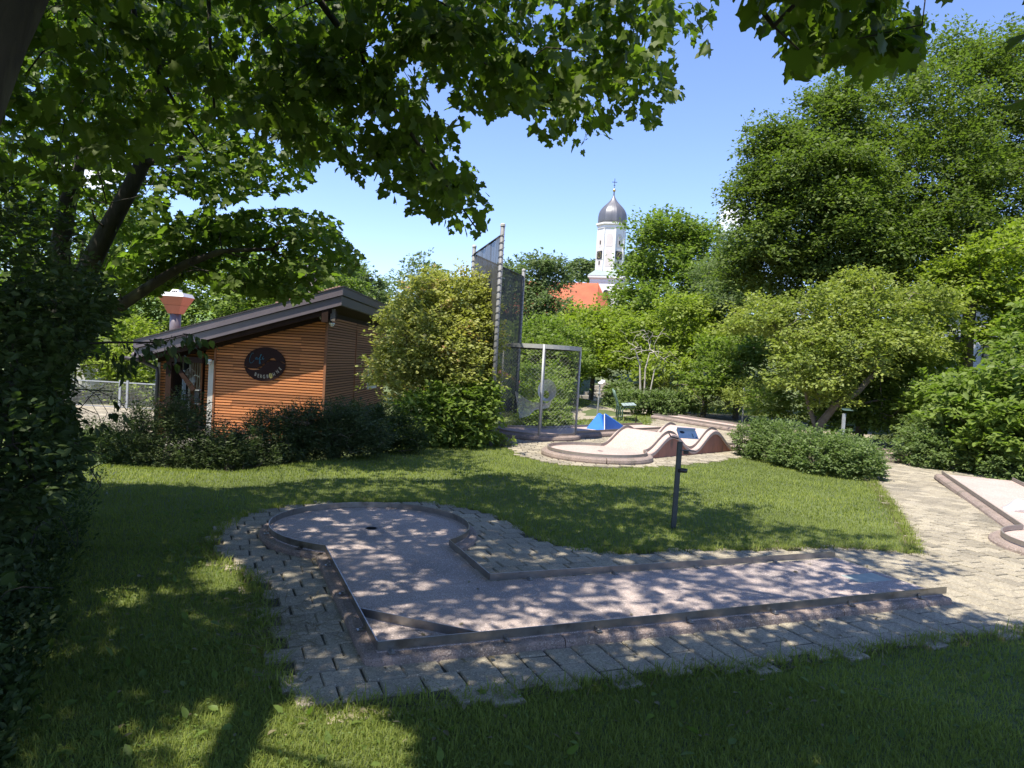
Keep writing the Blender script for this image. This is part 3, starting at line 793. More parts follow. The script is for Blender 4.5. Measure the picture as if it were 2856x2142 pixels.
b = MB(); b.prism([ncirc(a) for a in np.linspace(0, 2 * math.pi, 48)[:-1]], -0.02, 0.0995); b.build('lane_surface', 'lane_concrete_sunny', netl)
b = MB(); b.prism([NP_(cu_, v_lo), NP_(nL, v_lo), NP_(nL, v_hi), NP_(cu_, v_hi)], -0.02, 0.102); b.build('lane_surface', 'lane_concrete_sunny', netl)
us0 = cu_ + CR * math.cos(s1); us1 = cu_ + CR * math.cos(s0)
kerb_run([(*NP_(us0 + .03, v_lo), 0), (*NP_(nL, v_lo), 0)], netl, 1.2, prof=kprof2)
kerb_run([(*p, 0) for p in narc], netl, 1.4, prof=kprof2)
for v_, uu in ((v_lo, us0), (v_hi, us1)):
    bb = MB(); bb.sweep([(*NP_(uu, v_), .1), (*NP_(nL, v_), .1)], [(-.008, .008), (.008, .008), (.008, .058), (-.008, .058)]); bb.build('rail', 'rail_far', netl)
bb = MB(); bb.sweep([(*p, .1) for p in narc], [(-.008, .008), (.008, .008), (.008, .05), (-.008, .05)]); bb.build('rail', 'rail_far', netl)

pyr = empty('pyramid_obstacle', (*G(1690, 1196)[:2], 0.102), 0, 'bright blue notched pyramid ramp standing on the lane before the cage', 'obstacle')
pyr.location = (0, 0, 0)
Lp, Fp, Rp = G(1635, 1195, .103), G(1686, 1202, .103), G(1747, 1193.5, .103); Bp = G(1716, 1187, .103); Bl = G(1660, 1189, .103)
yT = (Fp[1] + Bl[1]) / 2
T1, Nt, T2 = D(1669, 1152.5, yT + .05), D(1677, 1158, yT), D(1686, 1154.5, Fp[1] + 0.12)
T1b = (T1[0] + .05, T1[1] + .16, T1[2]); T2b = (T2[0] + .05, T2[1] + .2, T2[2]); Ntb = (Nt[0] + .05, Nt[1] + .18, Nt[2])
b = MB(); b.add([Lp, Fp, Rp, Bp, Bl, T1, Nt, T2, T1b, Ntb, T2b], [(0, 1, 7, 6, 5), (1, 2, 7), (2, 10, 7), (2, 3, 10), (3, 4, 8, 9, 10), (4, 0, 5, 8), (5, 6, 9, 8), (6, 7, 10, 9), (4, 3, 2, 1, 0)])
b.build('ramp', 'blue_paint', pyr)
b = MB(); b.tube([Fp, T2], 0.012, 6); b.build('edge_strip', 'white_paint', pyr)

# ------------------------------------------------------------------ the net cage
cage = empty('wire_cage', (CC[0], CC[1], 0.1), 0, 'round wire-mesh cage on grey posts round the lane end', 'net cage')
CH = 1.95
posts = {'front': G(1502, 1213, .1), 'right': G(1601, 1209, .1), 'back': G(1511, 1191, .1), 'left': G(1392, 1195, .1)}
for k, p in posts.items():
    dx, dy = p[0] - CC[0], p[1] - CC[1]; L_ = math.hypot(dx, dy); dx, dy = dx / L_ * CR, dy / L_ * CR
    b = MB(); lean = 0.0; b.tube([(dx, dy, -0.1), (dx, dy, CH)], 0.026 if k != 'left' else 0.014, 8); b.build('post', 'trim_wood' if k == 'back' and False else ('offwhite' if k == 'back' else 'galv'), cage, True)
b = MB(); b.lathe([(CR - .012, CH - .09), (CR + .012, CH - .09), (CR + .012, CH), (CR - .012, CH), (CR - .012, CH - .09)], 40)
b.build('top_hoop', 'net_grey', cage)
b = MB(); NW = 56
def wire(b, pts, w):
    for i in range(len(pts) - 1):
        a, c = Vector(pts[i]), Vector(pts[i + 1]); t = (c - a).normalized(); u = t.orthogonal().normalized() * w; v = t.cross(u)
        b.add([a + u, a - u * .5 + v * .87, a - u * .5 - v * .87, c + u, c - u * .5 + v * .87, c - u * .5 - v * .87], [(0, 1, 4, 3), (1, 2, 5, 4), (2, 0, 3, 5)])
turn = (CH - 0.02) / 0.098 * (2 * math.pi / NW) / 2 * 2.2
for k in range(NW):
    for sg in (1, -1):
        a = 2 * math.pi * k / NW
        wire(b, [((CR + .004 * sg) * math.cos(a + sg * turn * f), (CR + .004 * sg) * math.sin(a + sg * turn * f), 0.02 + (CH - .03) * f) for f in np.linspace(0, 1, 13)], 0.0012)
tag(b.build('wire_mesh', 'net_grey', cage), kind='stuff')
# white catching net inside: a ribbed funnel with a sagging skirt of netting
basket = empty('catch_basket', (0, 0, 0), 0, 'white ribbed hoop basket with sagging net hanging inside the cage', 'catch net')
bc = Vector(D(1530, 1089, CC[1] + 0.1))
b = MB()
for k in range(13):
    f = k / 12; rr = 0.215 - 0.13 * f; cx = bc + Vector((-0.04 - 0.02 * math.sin(f * 3), 0.16 * f - .05, -0.10 * f))
    pts = [cx + Vector((rr * 0.95 * math.cos(a), 0.05 * math.sin(a), rr * 1.12 * math.sin(a))) for a in np.linspace(0, 2 * math.pi, 25)]
    wire(b, pts, 0.008)
b.build('hoop_spiral', 'white_wire', basket)
b = MB(); PT = [D(1437, 1092, 16.1), D(1480, 1122, 16.1), D(1530, 1125, 16.1), D(1541, 1110, 16.1)]; PB = [D(1450, 1166, 16.2), D(1475, 1160, 16.2), D(1492, 1142, 16.2), D(1530, 1138, 16.2)]
nseg = 34
def lerp_pts(Q, f):
    f = f * (len(Q) - 1); i = min(int(f), len(Q) - 2); t = f - i; return Vector(Q[i]).lerp(Vector(Q[i + 1]), t)
for k in range(nseg + 1):
    f = k / nseg; a, c = lerp_pts(PT, f), lerp_pts(PB, f)
    wire(b, [a.lerp(c, t) + Vector((0, .05 * math.sin(t * 3), 0)) for t in np.linspace(0, 1, 4)], 0.0045)
for j in range(19):
    t = j / 18; wire(b, [lerp_pts(PT, f).lerp(lerp_pts(PB, f), t) + Vector((0, .05 * math.sin(t * 3), 0)) for f in np.linspace(0, 1, 12)], 0.0045)
tag(b.build('netting', 'white_wire', basket), kind='stuff')

# ------------------------------------------------------------------ tall ball-stop net on three posts
bs = empty('ball_stop_net', (0, 0, 0), 0, 'tall dark net strung between three grey posts beside the yellow-green bush', 'ball net')
PF, PL_, PR = Vector(G(1368, 1240)), Vector((-1.06, 16.9, -0.2)), Vector(G(1437, 1168))
HT = 4.25
for p, r_ in ((PF, .045), (PL_, .045), (PR, .05)):
    b = MB(); b.tube([(p.x, p.y, -0.5), (p.x, p.y, HT)], r_, 12); po = b.build('post', 'net_post', bs, True)
    b = MB(); b.lathe([(r_ + .008, HT), (r_ + .008, HT + .04), (r_ * .5, HT + .06)], 12, (p.x, p.y, 0)); b.build('post_cap', 'offwhite', po)
    b = MB(); pts = []
    for i in range(0, 300):
        z = 0.05 + i / 299 * (HT - .2); a = i * 2 * math.pi / 10.0
        pts.append((p.x + (r_ + .008) * math.cos(a), p.y + (r_ + .008) * math.sin(a), z))
    wire(b, pts, 0.005); b.build('lacing_rope', 'net_black', bs)
for (a, c) in ((PF, PL_), (PL_, PR)):
    b = MB(); b.tube([(a.x, a.y, HT - .16), (c.x, c.y, HT - .16)], 0.022, 8); b.build('top_rope', 'net_black', bs, True)
    rows = []
    for t in np.linspace(0.02, 0.98, 20):
        q = a.lerp(c, t); d = (c - a).normalized(); nrm = Vector((d.y, -d.x, 0))
        rows.append([(q.x + nrm.x * 0.03 * math.sin(t * 19 + z * .6), q.y + nrm.y * 0.03 * math.sin(t * 19 + z * .6), z) for z in np.linspace(0.1, HT - .17, 14)])
    b = MB(); b.loft(rows, close=False, caps=False); b.build('net_panel', 'net_fabric', bs, True)
    # loose hem folded against the post
    e = c if c is PR else a
    s_ = (a - c).normalized() if c is PR else (c - a).normalized()
    b = MB(); b.loft([[(e.x + s_.x * w, e.y + s_.y * w + .03 * math.sin(z * 2 + w * 30), z) for z in np.linspace(0.05, HT - .2, 16)] for w in (0.06, .10, .14, .18)], close=False, caps=False)
    b.build('net_hem', 'net_black', bs, True)

# ------------------------------------------------------------------ two far lanes and the lane at the right
def simple_lane(pts_near, pts_far, label, m='lane_concrete_sunny', z=0.1, end_kerb=False):
    """four ground corners: near-left, near-right, far-right, far-left"""
    o = empty('minigolf_lane', (0, 0, 0), 0, label, 'minigolf lane')
    (a, b_), (d, c) = pts_near, pts_far
    b = MB(); b.prism([a, b_, c, d], -0.02, z); b.build('lane_surface', m, o)
    va, vb, vc, vd = [Vector((*p, 0)) for p in (a, b_, c, d)]
    kerb_run([va, vb], o, 1.2, prof=kprof2); kerb_run([vc, vd], o, 1.2, prof=kprof2)
    for p, q in ((va, vb), (vc, vd)):
        bb = MB(); bb.sweep([(p.x, p.y, z), (q.x, q.y, z)], [(-.008, .008), (.008, .008), (.008, .058), (-.008, .058)]); bb.build('rail', 'rail_far', o)
    return o
fa, fb = G(1823, 1158, .1)[:2], G(2120, 1205, .1)[:2]
dv = (np.array(fb) - np.array(fa)); dv /= np.linalg.norm(dv); nv_ = np.array([-dv[1], dv[0]])
simple_lane((fa, fb), (tuple(np.array(fa) + nv_ * 1.0), tuple(np.array(fb) + nv_ * 1.0)), 'narrow sunlit minigolf lane farthest back, below the hedge behind the humps')
# lane at the right picture edge
ra, rb = np.array(G(2627, 1322, .1)[:2]), np.array(G(2850, 1476, .1)[:2])
dv = (rb - ra); rl = np.linalg.norm(dv); dv /= rl; nv_ = np.array([-dv[1], dv[0]])
RLW = 1.05
rlane = simple_lane((tuple(ra), tuple(rb + dv * .0)), (tuple(ra + nv_ * RLW), tuple(rb + nv_ * RLW)), 'pale pink minigolf lane cut off by the right edge of the picture')
rc = rb + dv * 0.72 + nv_ * RLW / 2; rR = 0.86
aa = math.asin((RLW / 2) / rR); base_a = math.atan2(dv[1], dv[0])
rarc = [(float(rc[0] + rR * math.cos(base_a + a)), float(rc[1] + rR * math.sin(base_a + a))) for a in np.linspace(-math.pi + aa, math.pi - aa, 40)]
b = MB(); b.prism(rarc, -0.02, 0.098); b.build('lane_surface', 'lane_concrete_sunny', rlane)
kerb_run([(*p, 0) for p in rarc], rlane, 1.3, prof=kprof2)
bb = MB(); bb.sweep([(*p, .1) for p in rarc], [(-.008, .008), (.008, .008), (.008, .058), (-.008, .058)]); bb.build('rail', 'rail_far', rlane)
b = MB(); wv = [G(2818, 1418, .1), G(2900, 1465, .1)]
wd = (np.array(wv[0][:2]) + nv_ * 0.02)
rows = []
for i in range(21):
    s_ = i / 20 * 0.9; z = 0.10 + 0.13 * (1 - math.cos(2 * math.pi * s_ / 0.36)) / 2 + .01
    p0_ = np.array(wv[0][:2]) + nv_ * (s_ - .1)
    rows.append([(*(p0_ - dv * .0), .09), (*(p0_ - dv * .0), z), (*(p0_ + dv * .28), z), (*(p0_ + dv * .28), .09)])
b.loft([[tuple(map(float, q)) for q in r_] for r_ in rows], close=True, caps=True)
wob = b.build('wave_obstacle', 'white_paint', None, True); tag(wob, 'white wavy hurdle lying across the lane at the right edge', 'obstacle')
# small round lane end peeping out right of the big bush
sc_ = np.array(G(2425, 1262, .1)[:2]); o = empty('minigolf_lane', (0, 0, 0), 0, 'small round lane end peeping out behind the right side of the big bush', 'minigolf lane')
circ = [(float(sc_[0] + .68 * math.cos(a)), float(sc_[1] + .68 * math.sin(a))) for a in np.linspace(0, 2 * math.pi, 33)]
b = MB(); b.prism(circ[:-1], -0.02, .1); b.build('lane_surface', 'lane_concrete_sunny', o)
kerb_run([(*p, 0) for p in circ[::-1]][::-1], o, 1.4, prof=kprof2)
bb = MB(); bb.sweep([(*p, .1) for p in circ], [(-.008, .008), (.008, .008), (.008, .07), (-.008, .07)]); bb.build('rail', 'rail_far', o)

# ------------------------------------------------------------------ score posts
def score_post(loc, h, rz, label, m_post, m_plate, lean=(0, 0), numbered=False, tray=True, w=0.045, plate_tilt=35, group=None):
    o = empty('score_post', loc, rz, label, 'score post', group); o.rotation_euler = (lean[0], lean[1], rz)
    b = MB(); b.box((0, 0, h / 2 - .1), (w, w, h + .1)); b.build('post', m_post, o)
    me = MB(); me.box((0, 0, 0), (0.20, 0.15, 0.006)); me.box((0, 0.078, 0.012), (0.19, 0.012, 0.03))
    pl = me.build('desk_plate', m_plate, o, loc=(0.07, 0, h + .03), rot=(R(plate_tilt), 0, 0))
    if numbered:
        link('number', text_mesh('4', 0.045, 0.0006, 'ink'), pl, (0.080, -0.055, 0.004), (0, 0, R(4)))
        link('lettering', text_mesh('MINIGOLF', 0.016, 0.0005, 'ink'), pl, (0.050, -0.02, 0.004), (0, 0, R(90)))
        b = MB(); b.lathe([(0.021, 0.0035), (0.023, 0.0045), (0.025, 0.0035), (0.023, 0.003), (0.021, .0035)], 20)
        for q in (-.010, 0, .010): b.box((q * .2, q, .004), (0.034, .003, .001), R(-12))
        b.build('emblem', 'ink', pl, loc=(-0.05, 0.03, 0))
        b = MB(); b.box((.01, .0, .004), (.005, .004, .001)); b.box((.016, -.02, .004), (.005, .004, .001)); b.build('screw', 'ink', pl)
        b = MB(); b.tube([(-0.02, 0.0, h - .02), (-.10, -.01, h - .005), (-.125, -.01, h + .03)], .006, 6); b.build('hook', 'black_metal', o)
        b = MB(); b.box((0.085, 0, h - .135), (.16, .075, .006)); b.box((.07, 0, h - .155), (.05, .02, .035)); b.build('pencil_tray', 'black_metal', o)
        b = MB(); b.lathe([(.052, h - .36), (.055, h - .325), (.051, h - .325), (.048, h - .36), (.052, h - .36)], 18, (.045, 0, 0)); b.build('cup_ring', 'black_metal', o, True)
    elif tray:
        b = MB(); b.box((0.0, 0, h * .74), (.085, .085, .02)); b.box((0.02, 0, h * .74 - .03), (.05, .05, .03)); b.build('pencil_tray', m_post, o)
    return o
g0 = G(1877, 1483); score_post((g0[0], g0[1], 0), 0.98, R(2), 'dark score post with pale desk plate numbered 4, standing on the front lawn', 'post_dark', 'sign_plate', numbered=True, lean=(0, R(.8)), plate_tilt=28)
score_post((*G(1664, 1180)[:2], 0), 1.17, R(-60), 'thin grey score post rising behind the blue pyramid', 'galv', 'white_paint', lean=(0, R(2.3)), w=.03)
score_post((*G(2070, 1180)[:2], 0), 1.10, R(5), 'pale grey score post with white desk beside the farthest lane', 'galv', 'white_paint', w=.035, plate_tilt=50)
p5 = D(2350, 1215, 15.6); score_post((p5[0], p5[1], 0), 0.98, R(0), 'plain grey square score post rising out of the big round bush', 'galv', 'post_green', w=.055, plate_tilt=5, tray=False)

# ------------------------------------------------------------------ bench and low stumps
bn = empty('park_bench', (*G(1732, 1172)[:2], 0), R(-6), 'green metal bench seen from its end, between pyramid and hedge', 'bench')
for yy in (0.0, 1.35):
    b = MB(); b.tube([(-.10, yy, -.05), (-.10, yy, .42), (-.16, yy, .62), (-.27, yy, .93)], .026, 8)
    b.tube([(.03, yy, -.05), (.03, yy, .32), (.08, yy, .40), (.42, yy, .44)], .022, 8); b.tube([(-.1, yy, .1), (.03, yy, .12)], .018, 6); b.build('leg', 'bench_green', bn, True)
for k in range(3):
    b = MB(); z = .50 + k * .15; b.box((-.135 - (z - .5) * .26, .67, z), (.022, 1.5, .125), rot=Matrix.Rotation(R(-14), 3, 'Y')); b.build('backrest_slat', 'bench_green', bn)
for k in range(4):
    b = MB(); b.box((.08 + k * .105, .67, .462 + k * .012), (.095, 1.5, .018), rot=Matrix.Rotation(R(-6), 3, 'Y')); b.build('seat_slat', 'bench_mesh', bn)
for i, (px, py) in enumerate(((1742, 1173), (1773, 1178))):
    b = MB(); q = G(px, py); hh = .19 if i else .13; b.tube([(q[0], q[1], -.1), (q[0] + .005, q[1], hh)], [.022, .018], 7)
    tag(b.build('wooden_stake', 'dark_wood'), ('shorter dark stake in the grass close to the bench', 'taller dark stake in the grass right of the bench')[i], 'stake', 'stakes beside the bench')

# ------------------------------------------------------------------ steps up the slope
stp = empty('stone_steps', (0, 0, 0), 0, 'worn grey stone steps climbing the slope at the end of the path', 'steps')
sy = 36.0
for k in range(5):
    a = D(1618 + k * 14, 1109 - k * 9.0, sy + k * .55); c = D(1681 + k * 9, 1113 - k * 9.3, sy + k * .55)
    cx, w = (a[0] + c[0]) / 2, abs(c[0] - a[0]); b = MB(); b.bevbox((cx, a[1] + .45, a[2] + .0), (w, 0.9, .24), .015, R(random.uniform(-3, 3)))
    b.build('step', 'concrete', stp)

# ------------------------------------------------------------------ café
cafe = empty('cafe_building', (-7, 18.2, -0.8), 0, 'low café clad in orange wooden battens under a dark sloping roof', 'building')
cafe.location = (0, 0, 0)
AX1 = -4.72; AY = 18.2; AXD = -7.50; AXL = -9.02; GZ = -0.85; BYE = 26.6
def roof_under(x): return 1.795 + (x + 7.4) * 0.317          # underside of the fascia
# dark backing behind the battens
b = MB()
def quadwall(b, x0, y0, x1, y1, zt0, zt1, th=0.12):
    dx, dy = x1 - x0, y1 - y0; L_ = math.hypot(dx, dy); n_ = (-dy / L_ * th, dx / L_ * th)
    v = [(x0, y0, GZ), (x1, y1, GZ), (x1, y1, zt1), (x0, y0, zt0)]; v2 = [(p[0] + n_[0], p[1] + n_[1], p[2]) for p in v]
    b.add(v + v2, [(0, 1, 2, 3), (7, 6, 5, 4), (0, 4, 5, 1), (1, 5, 6, 2), (2, 6, 7, 3), (3, 7, 4, 0)])
quadwall(b, AXD, AY + .03, AX1 - .03, AY + .03, roof_under(AXD), roof_under(AX1))
quadwall(b, AX1 - .03, AY + .03, AX1 - .03, BYE, roof_under(AX1), roof_under(AX1))
quadwall(b, -9.0, 19.6, AXD, 19.6, roof_under(-9), roof_under(AXD))
quadwall(b, AXD, 19.6, AXD, AY + .16, roof_under(AXD), roof_under(AXD), -0.1)
quadwall(b, -9.0, BYE, -9.0, 19.6, roof_under(-9), roof_under(-9), -.1)
b.build('wall', 'wall_backing', cafe)
cube_cache = {}
def unit_cube(m):
    if m not in cube_cache:
        b = MB()      # batten with a slanted lower edge, as rhombus cladding has
        b.add([(-.5, -.5, -.32), (.5, -.5, -.32), (.5, .5, -.5), (-.5, .5, -.5), (-.5, -.5, .5), (.5, -.5, .5), (.5, .5, .5), (-.5, .5, .5)],
              [(3, 2, 1, 0), (4, 5, 6, 7), (0, 1, 5, 4), (1, 2, 6, 5), (2, 3, 7, 6), (3, 0, 4, 7)]); cube_cache[m] = b.mesh('batten', M[m])
    return cube_cache[m]
def battens(x0, y0, x1, y1, zb, ztop, m, pitch=0.0705, h=0.0535, d=0.024, splits=(), parent=cafe, skip=None):
    dx, dy = x1 - x0, y1 - y0; L_ = math.hypot(dx, dy); ang = math.atan2(dy, dx); z = zb
    while z < max(ztop(0), ztop(1)) - .02:
        f0, f1 = 0.0, 1.0; zt = z + h
        if ztop(0) < zt or ztop(1) < zt:
            a_, b_ = ztop(0), ztop(1)
            if abs(b_ - a_) > 1e-6:
                fc = (zt - a_) / (b_ - a_)
                if b_ > a_: f0 = max(0, fc)
                else: f1 = min(1, fc)
            else: break
        cuts = [f0] + [s_ + random.uniform(-.01, .01) for s_ in splits if f0 + .08 < s_ < f1 - .08] + [f1]
        if len(cuts) > 2 and random.random() < .45: cuts = [f0, f1]
        for q0, q1 in zip(cuts, cuts[1:]):
            if skip and skip(z, (q0 + q1) / 2): continue
            if (q1 - q0) * L_ < .03: continue
            fm = (q0 + q1) / 2
            link('batten', unit_cube(m), parent, (x0 + dx * fm, y0 + dy * fm, z + h / 2), (0, 0, ang), ((q1 - q0) * L_ - .003, d, h))
        z += pitch
battens(AXD + .0, AY, AX1 - .05, AY, -.72, lambda f: roof_under(AXD + f * (AX1 - AXD)) - .12, 'board', splits=(0.16, 0.78))
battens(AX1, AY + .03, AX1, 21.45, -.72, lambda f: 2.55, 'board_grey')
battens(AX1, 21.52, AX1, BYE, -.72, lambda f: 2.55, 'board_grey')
def XP(px, y): return D(px, 1050, y)[0]
def ZP(py, y, px=510): return D(px, py, y)[2]
battens(XP(446, 18.25), 18.25, XP(466, 18.25), 18.25, -.72, lambda f: roof_under(-8.8) - .1, 'board')
b = MB(); b.box(((XP(446, 18.4) + XP(466, 18.4)) / 2, 18.75, (GZ + 1.35) / 2), (.22, .9, 1.35 - GZ)); b.build('wall', 'wall_backing', cafe)
battens(XP(466, 19.56), 19.56, XP(534, 19.56), 19.56, -.72, lambda f: -.36, 'board')
battens(XP(470, 19.56), 19.56, XP(560, 19.56), 19.56, 1.16, lambda f: roof_under(-8.55) + f * .2, 'board')
for (x, y, w, zt, m) in ((AX1 - .02, AY - .012, .06, 2.55, 'trim_wood'), (AXD - .02, AY - .012, .045, roof_under(AXD) - .1, 'trim_wood'), (AX1 + .012, 21.48, .05, 2.3, 'trim_wood'),
                         (XP(562, 18.5), 18.5, .045, roof_under(AXD) - .15, 'trim_wood'), (XP(443, 18.2), 18.2, .05, 1.3, 'offwhite')):
    b = MB(); b.box((x, y, (GZ + zt) / 2), (w, w, zt - GZ)); b.build('corner_trim', m, cafe)
b = MB(); b.box((-7.60, AY + .02, .24), (.145, .10, 2.0)); b.build('door_post', 'offwhite', cafe)
for (c, d, ry) in (((XP(473, 18.0), 18.0, .20), (.135, .14, 2.1), 0), ((XP(515, 17.98), 17.98, ZP(1002, 18)), (.90, .13, .145), 0),
                   (((XP(487, 18) + XP(541, 18)) / 2, 17.99, (ZP(1014, 18) + ZP(1086, 18)) / 2), (.10, .09, .84), R(-38))):
    b = MB(); b.box(c, d, rot=Matrix.Rotation(ry, 3, 'Y')); b.build('porch_timber', 'dark_wood', cafe)
wx0, wx1, wz0, wz1 = XP(481, 19.45), XP(527, 19.45), ZP(1121, 19.45), ZP(1006, 19.45); wxc, wzc = (wx0 + wx1) / 2, (wz0 + wz1) / 2
wf = MB()
for c, d in (((wxc, 19.46, wz0), (wx1 - wx0, .05, .06)), ((wxc, 19.46, wz1), (wx1 - wx0, .05, .06)), ((wx0, 19.46, wzc), (.05, .05, wz1 - wz0)), ((wx1, 19.46, wzc), (.05, .05, wz1 - wz0))): wf.box(c, d)
wfo = wf.build('window_frame', 'dark_wood', cafe)
b = MB(); b.box((wxc, 19.49, wzc), (wx1 - wx0 - .04, .02, wz1 - wz0 - .05)); b.build('pane', 'glass_dark', wfo)
b = MB(); b.box((wxc, 19.38, wz0 - .06), (wx1 - wx0 + .1, .16, .045)); b.build('sill', 'offwhite', wfo)
b = MB()
for k in range(4): b.box((wxc + .02 + k * .035, 19.475, wzc - .1), (.022, .006, .8))
b.build('curtain', 'sign_plate', wfo)
dx0, dx1 = XP(533, 19.35), XP(560, 19.35); dxc = (dx0 + dx1) / 2
b = MB(); b.box((dxc, 19.42, 0.15), (dx1 - dx0, .06, 2.1)); dr = b.build('door', 'trim_wood', cafe)
for k in range(11):
    b = MB(); z = -.72 + k * .085; b.box((dxc, 19.37, z + .1), (.30, .012, .05), rot=Matrix.Rotation(R(50), 3, 'Y')); b.build('plank', 'board_grey', dr)
b = MB(); b.box((dx0 - .03, 19.36, .1), (.05, .06, 2.1)); b.build('frame', 'white_paint', dr)
for k in range(4):
    b = MB(); b.box((dx0 + .05 + k * .065, 19.33, ZP(1048, 19.35)), (.03, .03, .74)); b.build('white_slat', 'offwhite', dr)
battens(XP(560, 18.3), 18.55, AXD - .05, 18.55, -.72, lambda f: roof_under(AXD) - .15, 'board')
# roof: slab along the slope, two-step fascia, verge
RX0, RX1, RY0, RY1 = -9.35, -4.30, 17.75, BYE + .5
def zl(x): return roof_under(x)
def slab(b, x0, x1, y0, y1, o0, o1):
    v = [(x0, y0, zl(x0) + o0), (x1, y0, zl(x1) + o0), (x1, y1, zl(x1) + o0), (x0, y1, zl(x0) + o0), (x0, y0, zl(x0) + o1), (x1, y0, zl(x1) + o1), (x1, y1, zl(x1) + o1), (x0, y1, zl(x0) + o1)]
    b.add(v, [(3, 2, 1, 0), (4, 5, 6, 7), (0, 1, 5, 4), (1, 2, 6, 5), (2, 3, 7, 6), (3, 0, 4, 7)])
b = MB(); slab(b, RX0 + .05, RX1 - .05, RY0 + .06, RY1, .0, .40); roof = b.build('roof', 'dark_wood', cafe)
b = MB(); slab(b, RX0, RX1, RY0, RY0 + .05, .01, .235); b.build('lower_fascia', 'fascia', roof)
b = MB(); slab(b, RX0, RX1 + .03, RY0 - .05, RY0 - .003, .25, .443); b.build('upper_fascia', 'fascia', roof)
b = MB(); slab(b, RX0, RX1 + .05, RY0 - .07, RY0 + .0, .445, .470); b.build('drip_edge', 'fascia_dark', roof)
b = MB(); slab(b, RX1 - .05, RX1 - .003, RY0 + .053, RY1, .01, .235); b.build('lower_fascia', 'fascia_dark', roof)
b = MB(); slab(b, RX1 - .02, RX1 + .03, RY0 - .0, RY1, .25, .443); b.build('upper_fascia', 'fascia_dark', roof)
b = MB(); slab(b, RX1 - .02, RX1 + .05, RY0 + .003, RY1, .445, .470); b.build('drip_edge', 'fascia_dark', roof)
b = MB(); slab(b, RX0 + .02, RX1 - .03, RY0 + .055, RY1, .41, .455); b.build('roof_covering', 'roof_tile', roof)
for k in range(22):
    x = -5.9 + k * .072; b = MB(); b.bevbox((x, RY0 + .17, zl(x) + .485), (.068, .3, .05), .015); b.build('tile', 'roof_tile', roof)
b = MB(); slab(b, RX0 + .1, RX1 - .25, RY0 + .06, RY0 + .16, -.12, -.002); slab(b, RX0 + .4, AX1 - .02, AY - .06, AY - .015, -.20, -.004); b.build('rafter', 'dark_wood', roof)
b = MB(); b.box((AX1 + .02, AY - .22, 2.50), (.16, .42, .30)); b.box((AX1 + .16, AY - .2, 2.54), (.14, .3, .20)); b.build('purlin_end', 'dark_wood', roof)
b = MB(); b.box((AX1 + .2, AY - .36, 2.54), (.12, .012, .30)); b.build('purlin_cap', 'bark_grey', roof)
b = MB(); b.tube([(-9.75, 17.9, 1.20), (-9.3, 18.0, 1.14), (XP(437, 18.1), 18.1, .96), (XP(437, 18.1) + .02, 18.1, .8), (XP(437, 18.1) + .02, 18.1, -.85)], .045, 8); b.build('downpipe', 'fascia_dark', cafe, True)
b = MB(); b.tube([(RX0, RY0, zl(RX0) + .1), (RX0, RY1, zl(RX0) + .1)], .07, 8); b.build('gutter', 'fascia', cafe, True)
# corner window seen low on the right wall
b = MB(); b.box((AX1 + .012, 24.2, .5), (.03, 1.5, .07)); b.box((AX1 + .012, 23.47, 1.0), (.03, .06, 1.0)); wfo = b.build('window_frame', 'white_paint', cafe)
b = MB(); b.box((AX1 + .006, 24.2, 1.0), (.015, 1.4, .95)); b.build('pane', 'glass_dark', wfo)
# chimney, and the flue with its copper funnel hood
b = MB(); b.box((-6.10, 21.0, 3.25), (.46, .46, 1.5)); ch = b.build('chimney', 'concrete', roof)
b = MB(); b.box((-5.98, 20.9, 4.02), (.5, .5, .05)); b.build('capping', 'fascia', roof)
b = MB(); b.box((-5.98, 20.9, 4.12), (.05, .05, .2)); b.box((-5.98, 20.9, 4.24), (.42, .4, .03)); b.build('chimney_hood', 'copper_roof', roof)
fl = empty('flue', (-8.95, 19.0, 1.6), 0, 'round flue with red copper funnel and white top above the café roof', 'flue')
b = MB(); b.lathe([(.14, .0), (.14, .80)], 16); b.build('pipe', 'fascia', fl, True)
q2 = 1.4142
b = MB(); b.lathe([(.145 * q2, .79), (.225 * q2, 1.005)], 4); b.build('lower_funnel', 'copper_roof', fl)
b = MB(); b.lathe([(.228 * q2, 1.012), (.335 * q2, 1.23)], 4); b.build('upper_funnel', 'copper_roof', fl)
b = MB(); b.lathe([(.338 * q2, 1.232), (.29 * q2, 1.33), (.12 * q2, 1.335)], 4); b.build('cap', 'white_paint', fl)
b = MB(); b.lathe([(.12 * q2, 1.336), (.085 * q2, 1.42), (.08 * q2, 1.425)], 4); tv = b.build('top_vent', 'white_paint', fl)
for k in range(3): 
    b = MB(); b.box((-.05 + k * .05, -.112, 1.37), (.028, .03, .035)); b.build('slot', 'fascia_dark', tv)
# plinth in front of the wall
b = MB(); b.bevbox((-6.7, 17.35, -.98), (2.6, 1.4, .52), .06); b.build('plinth', 'concrete', cafe)

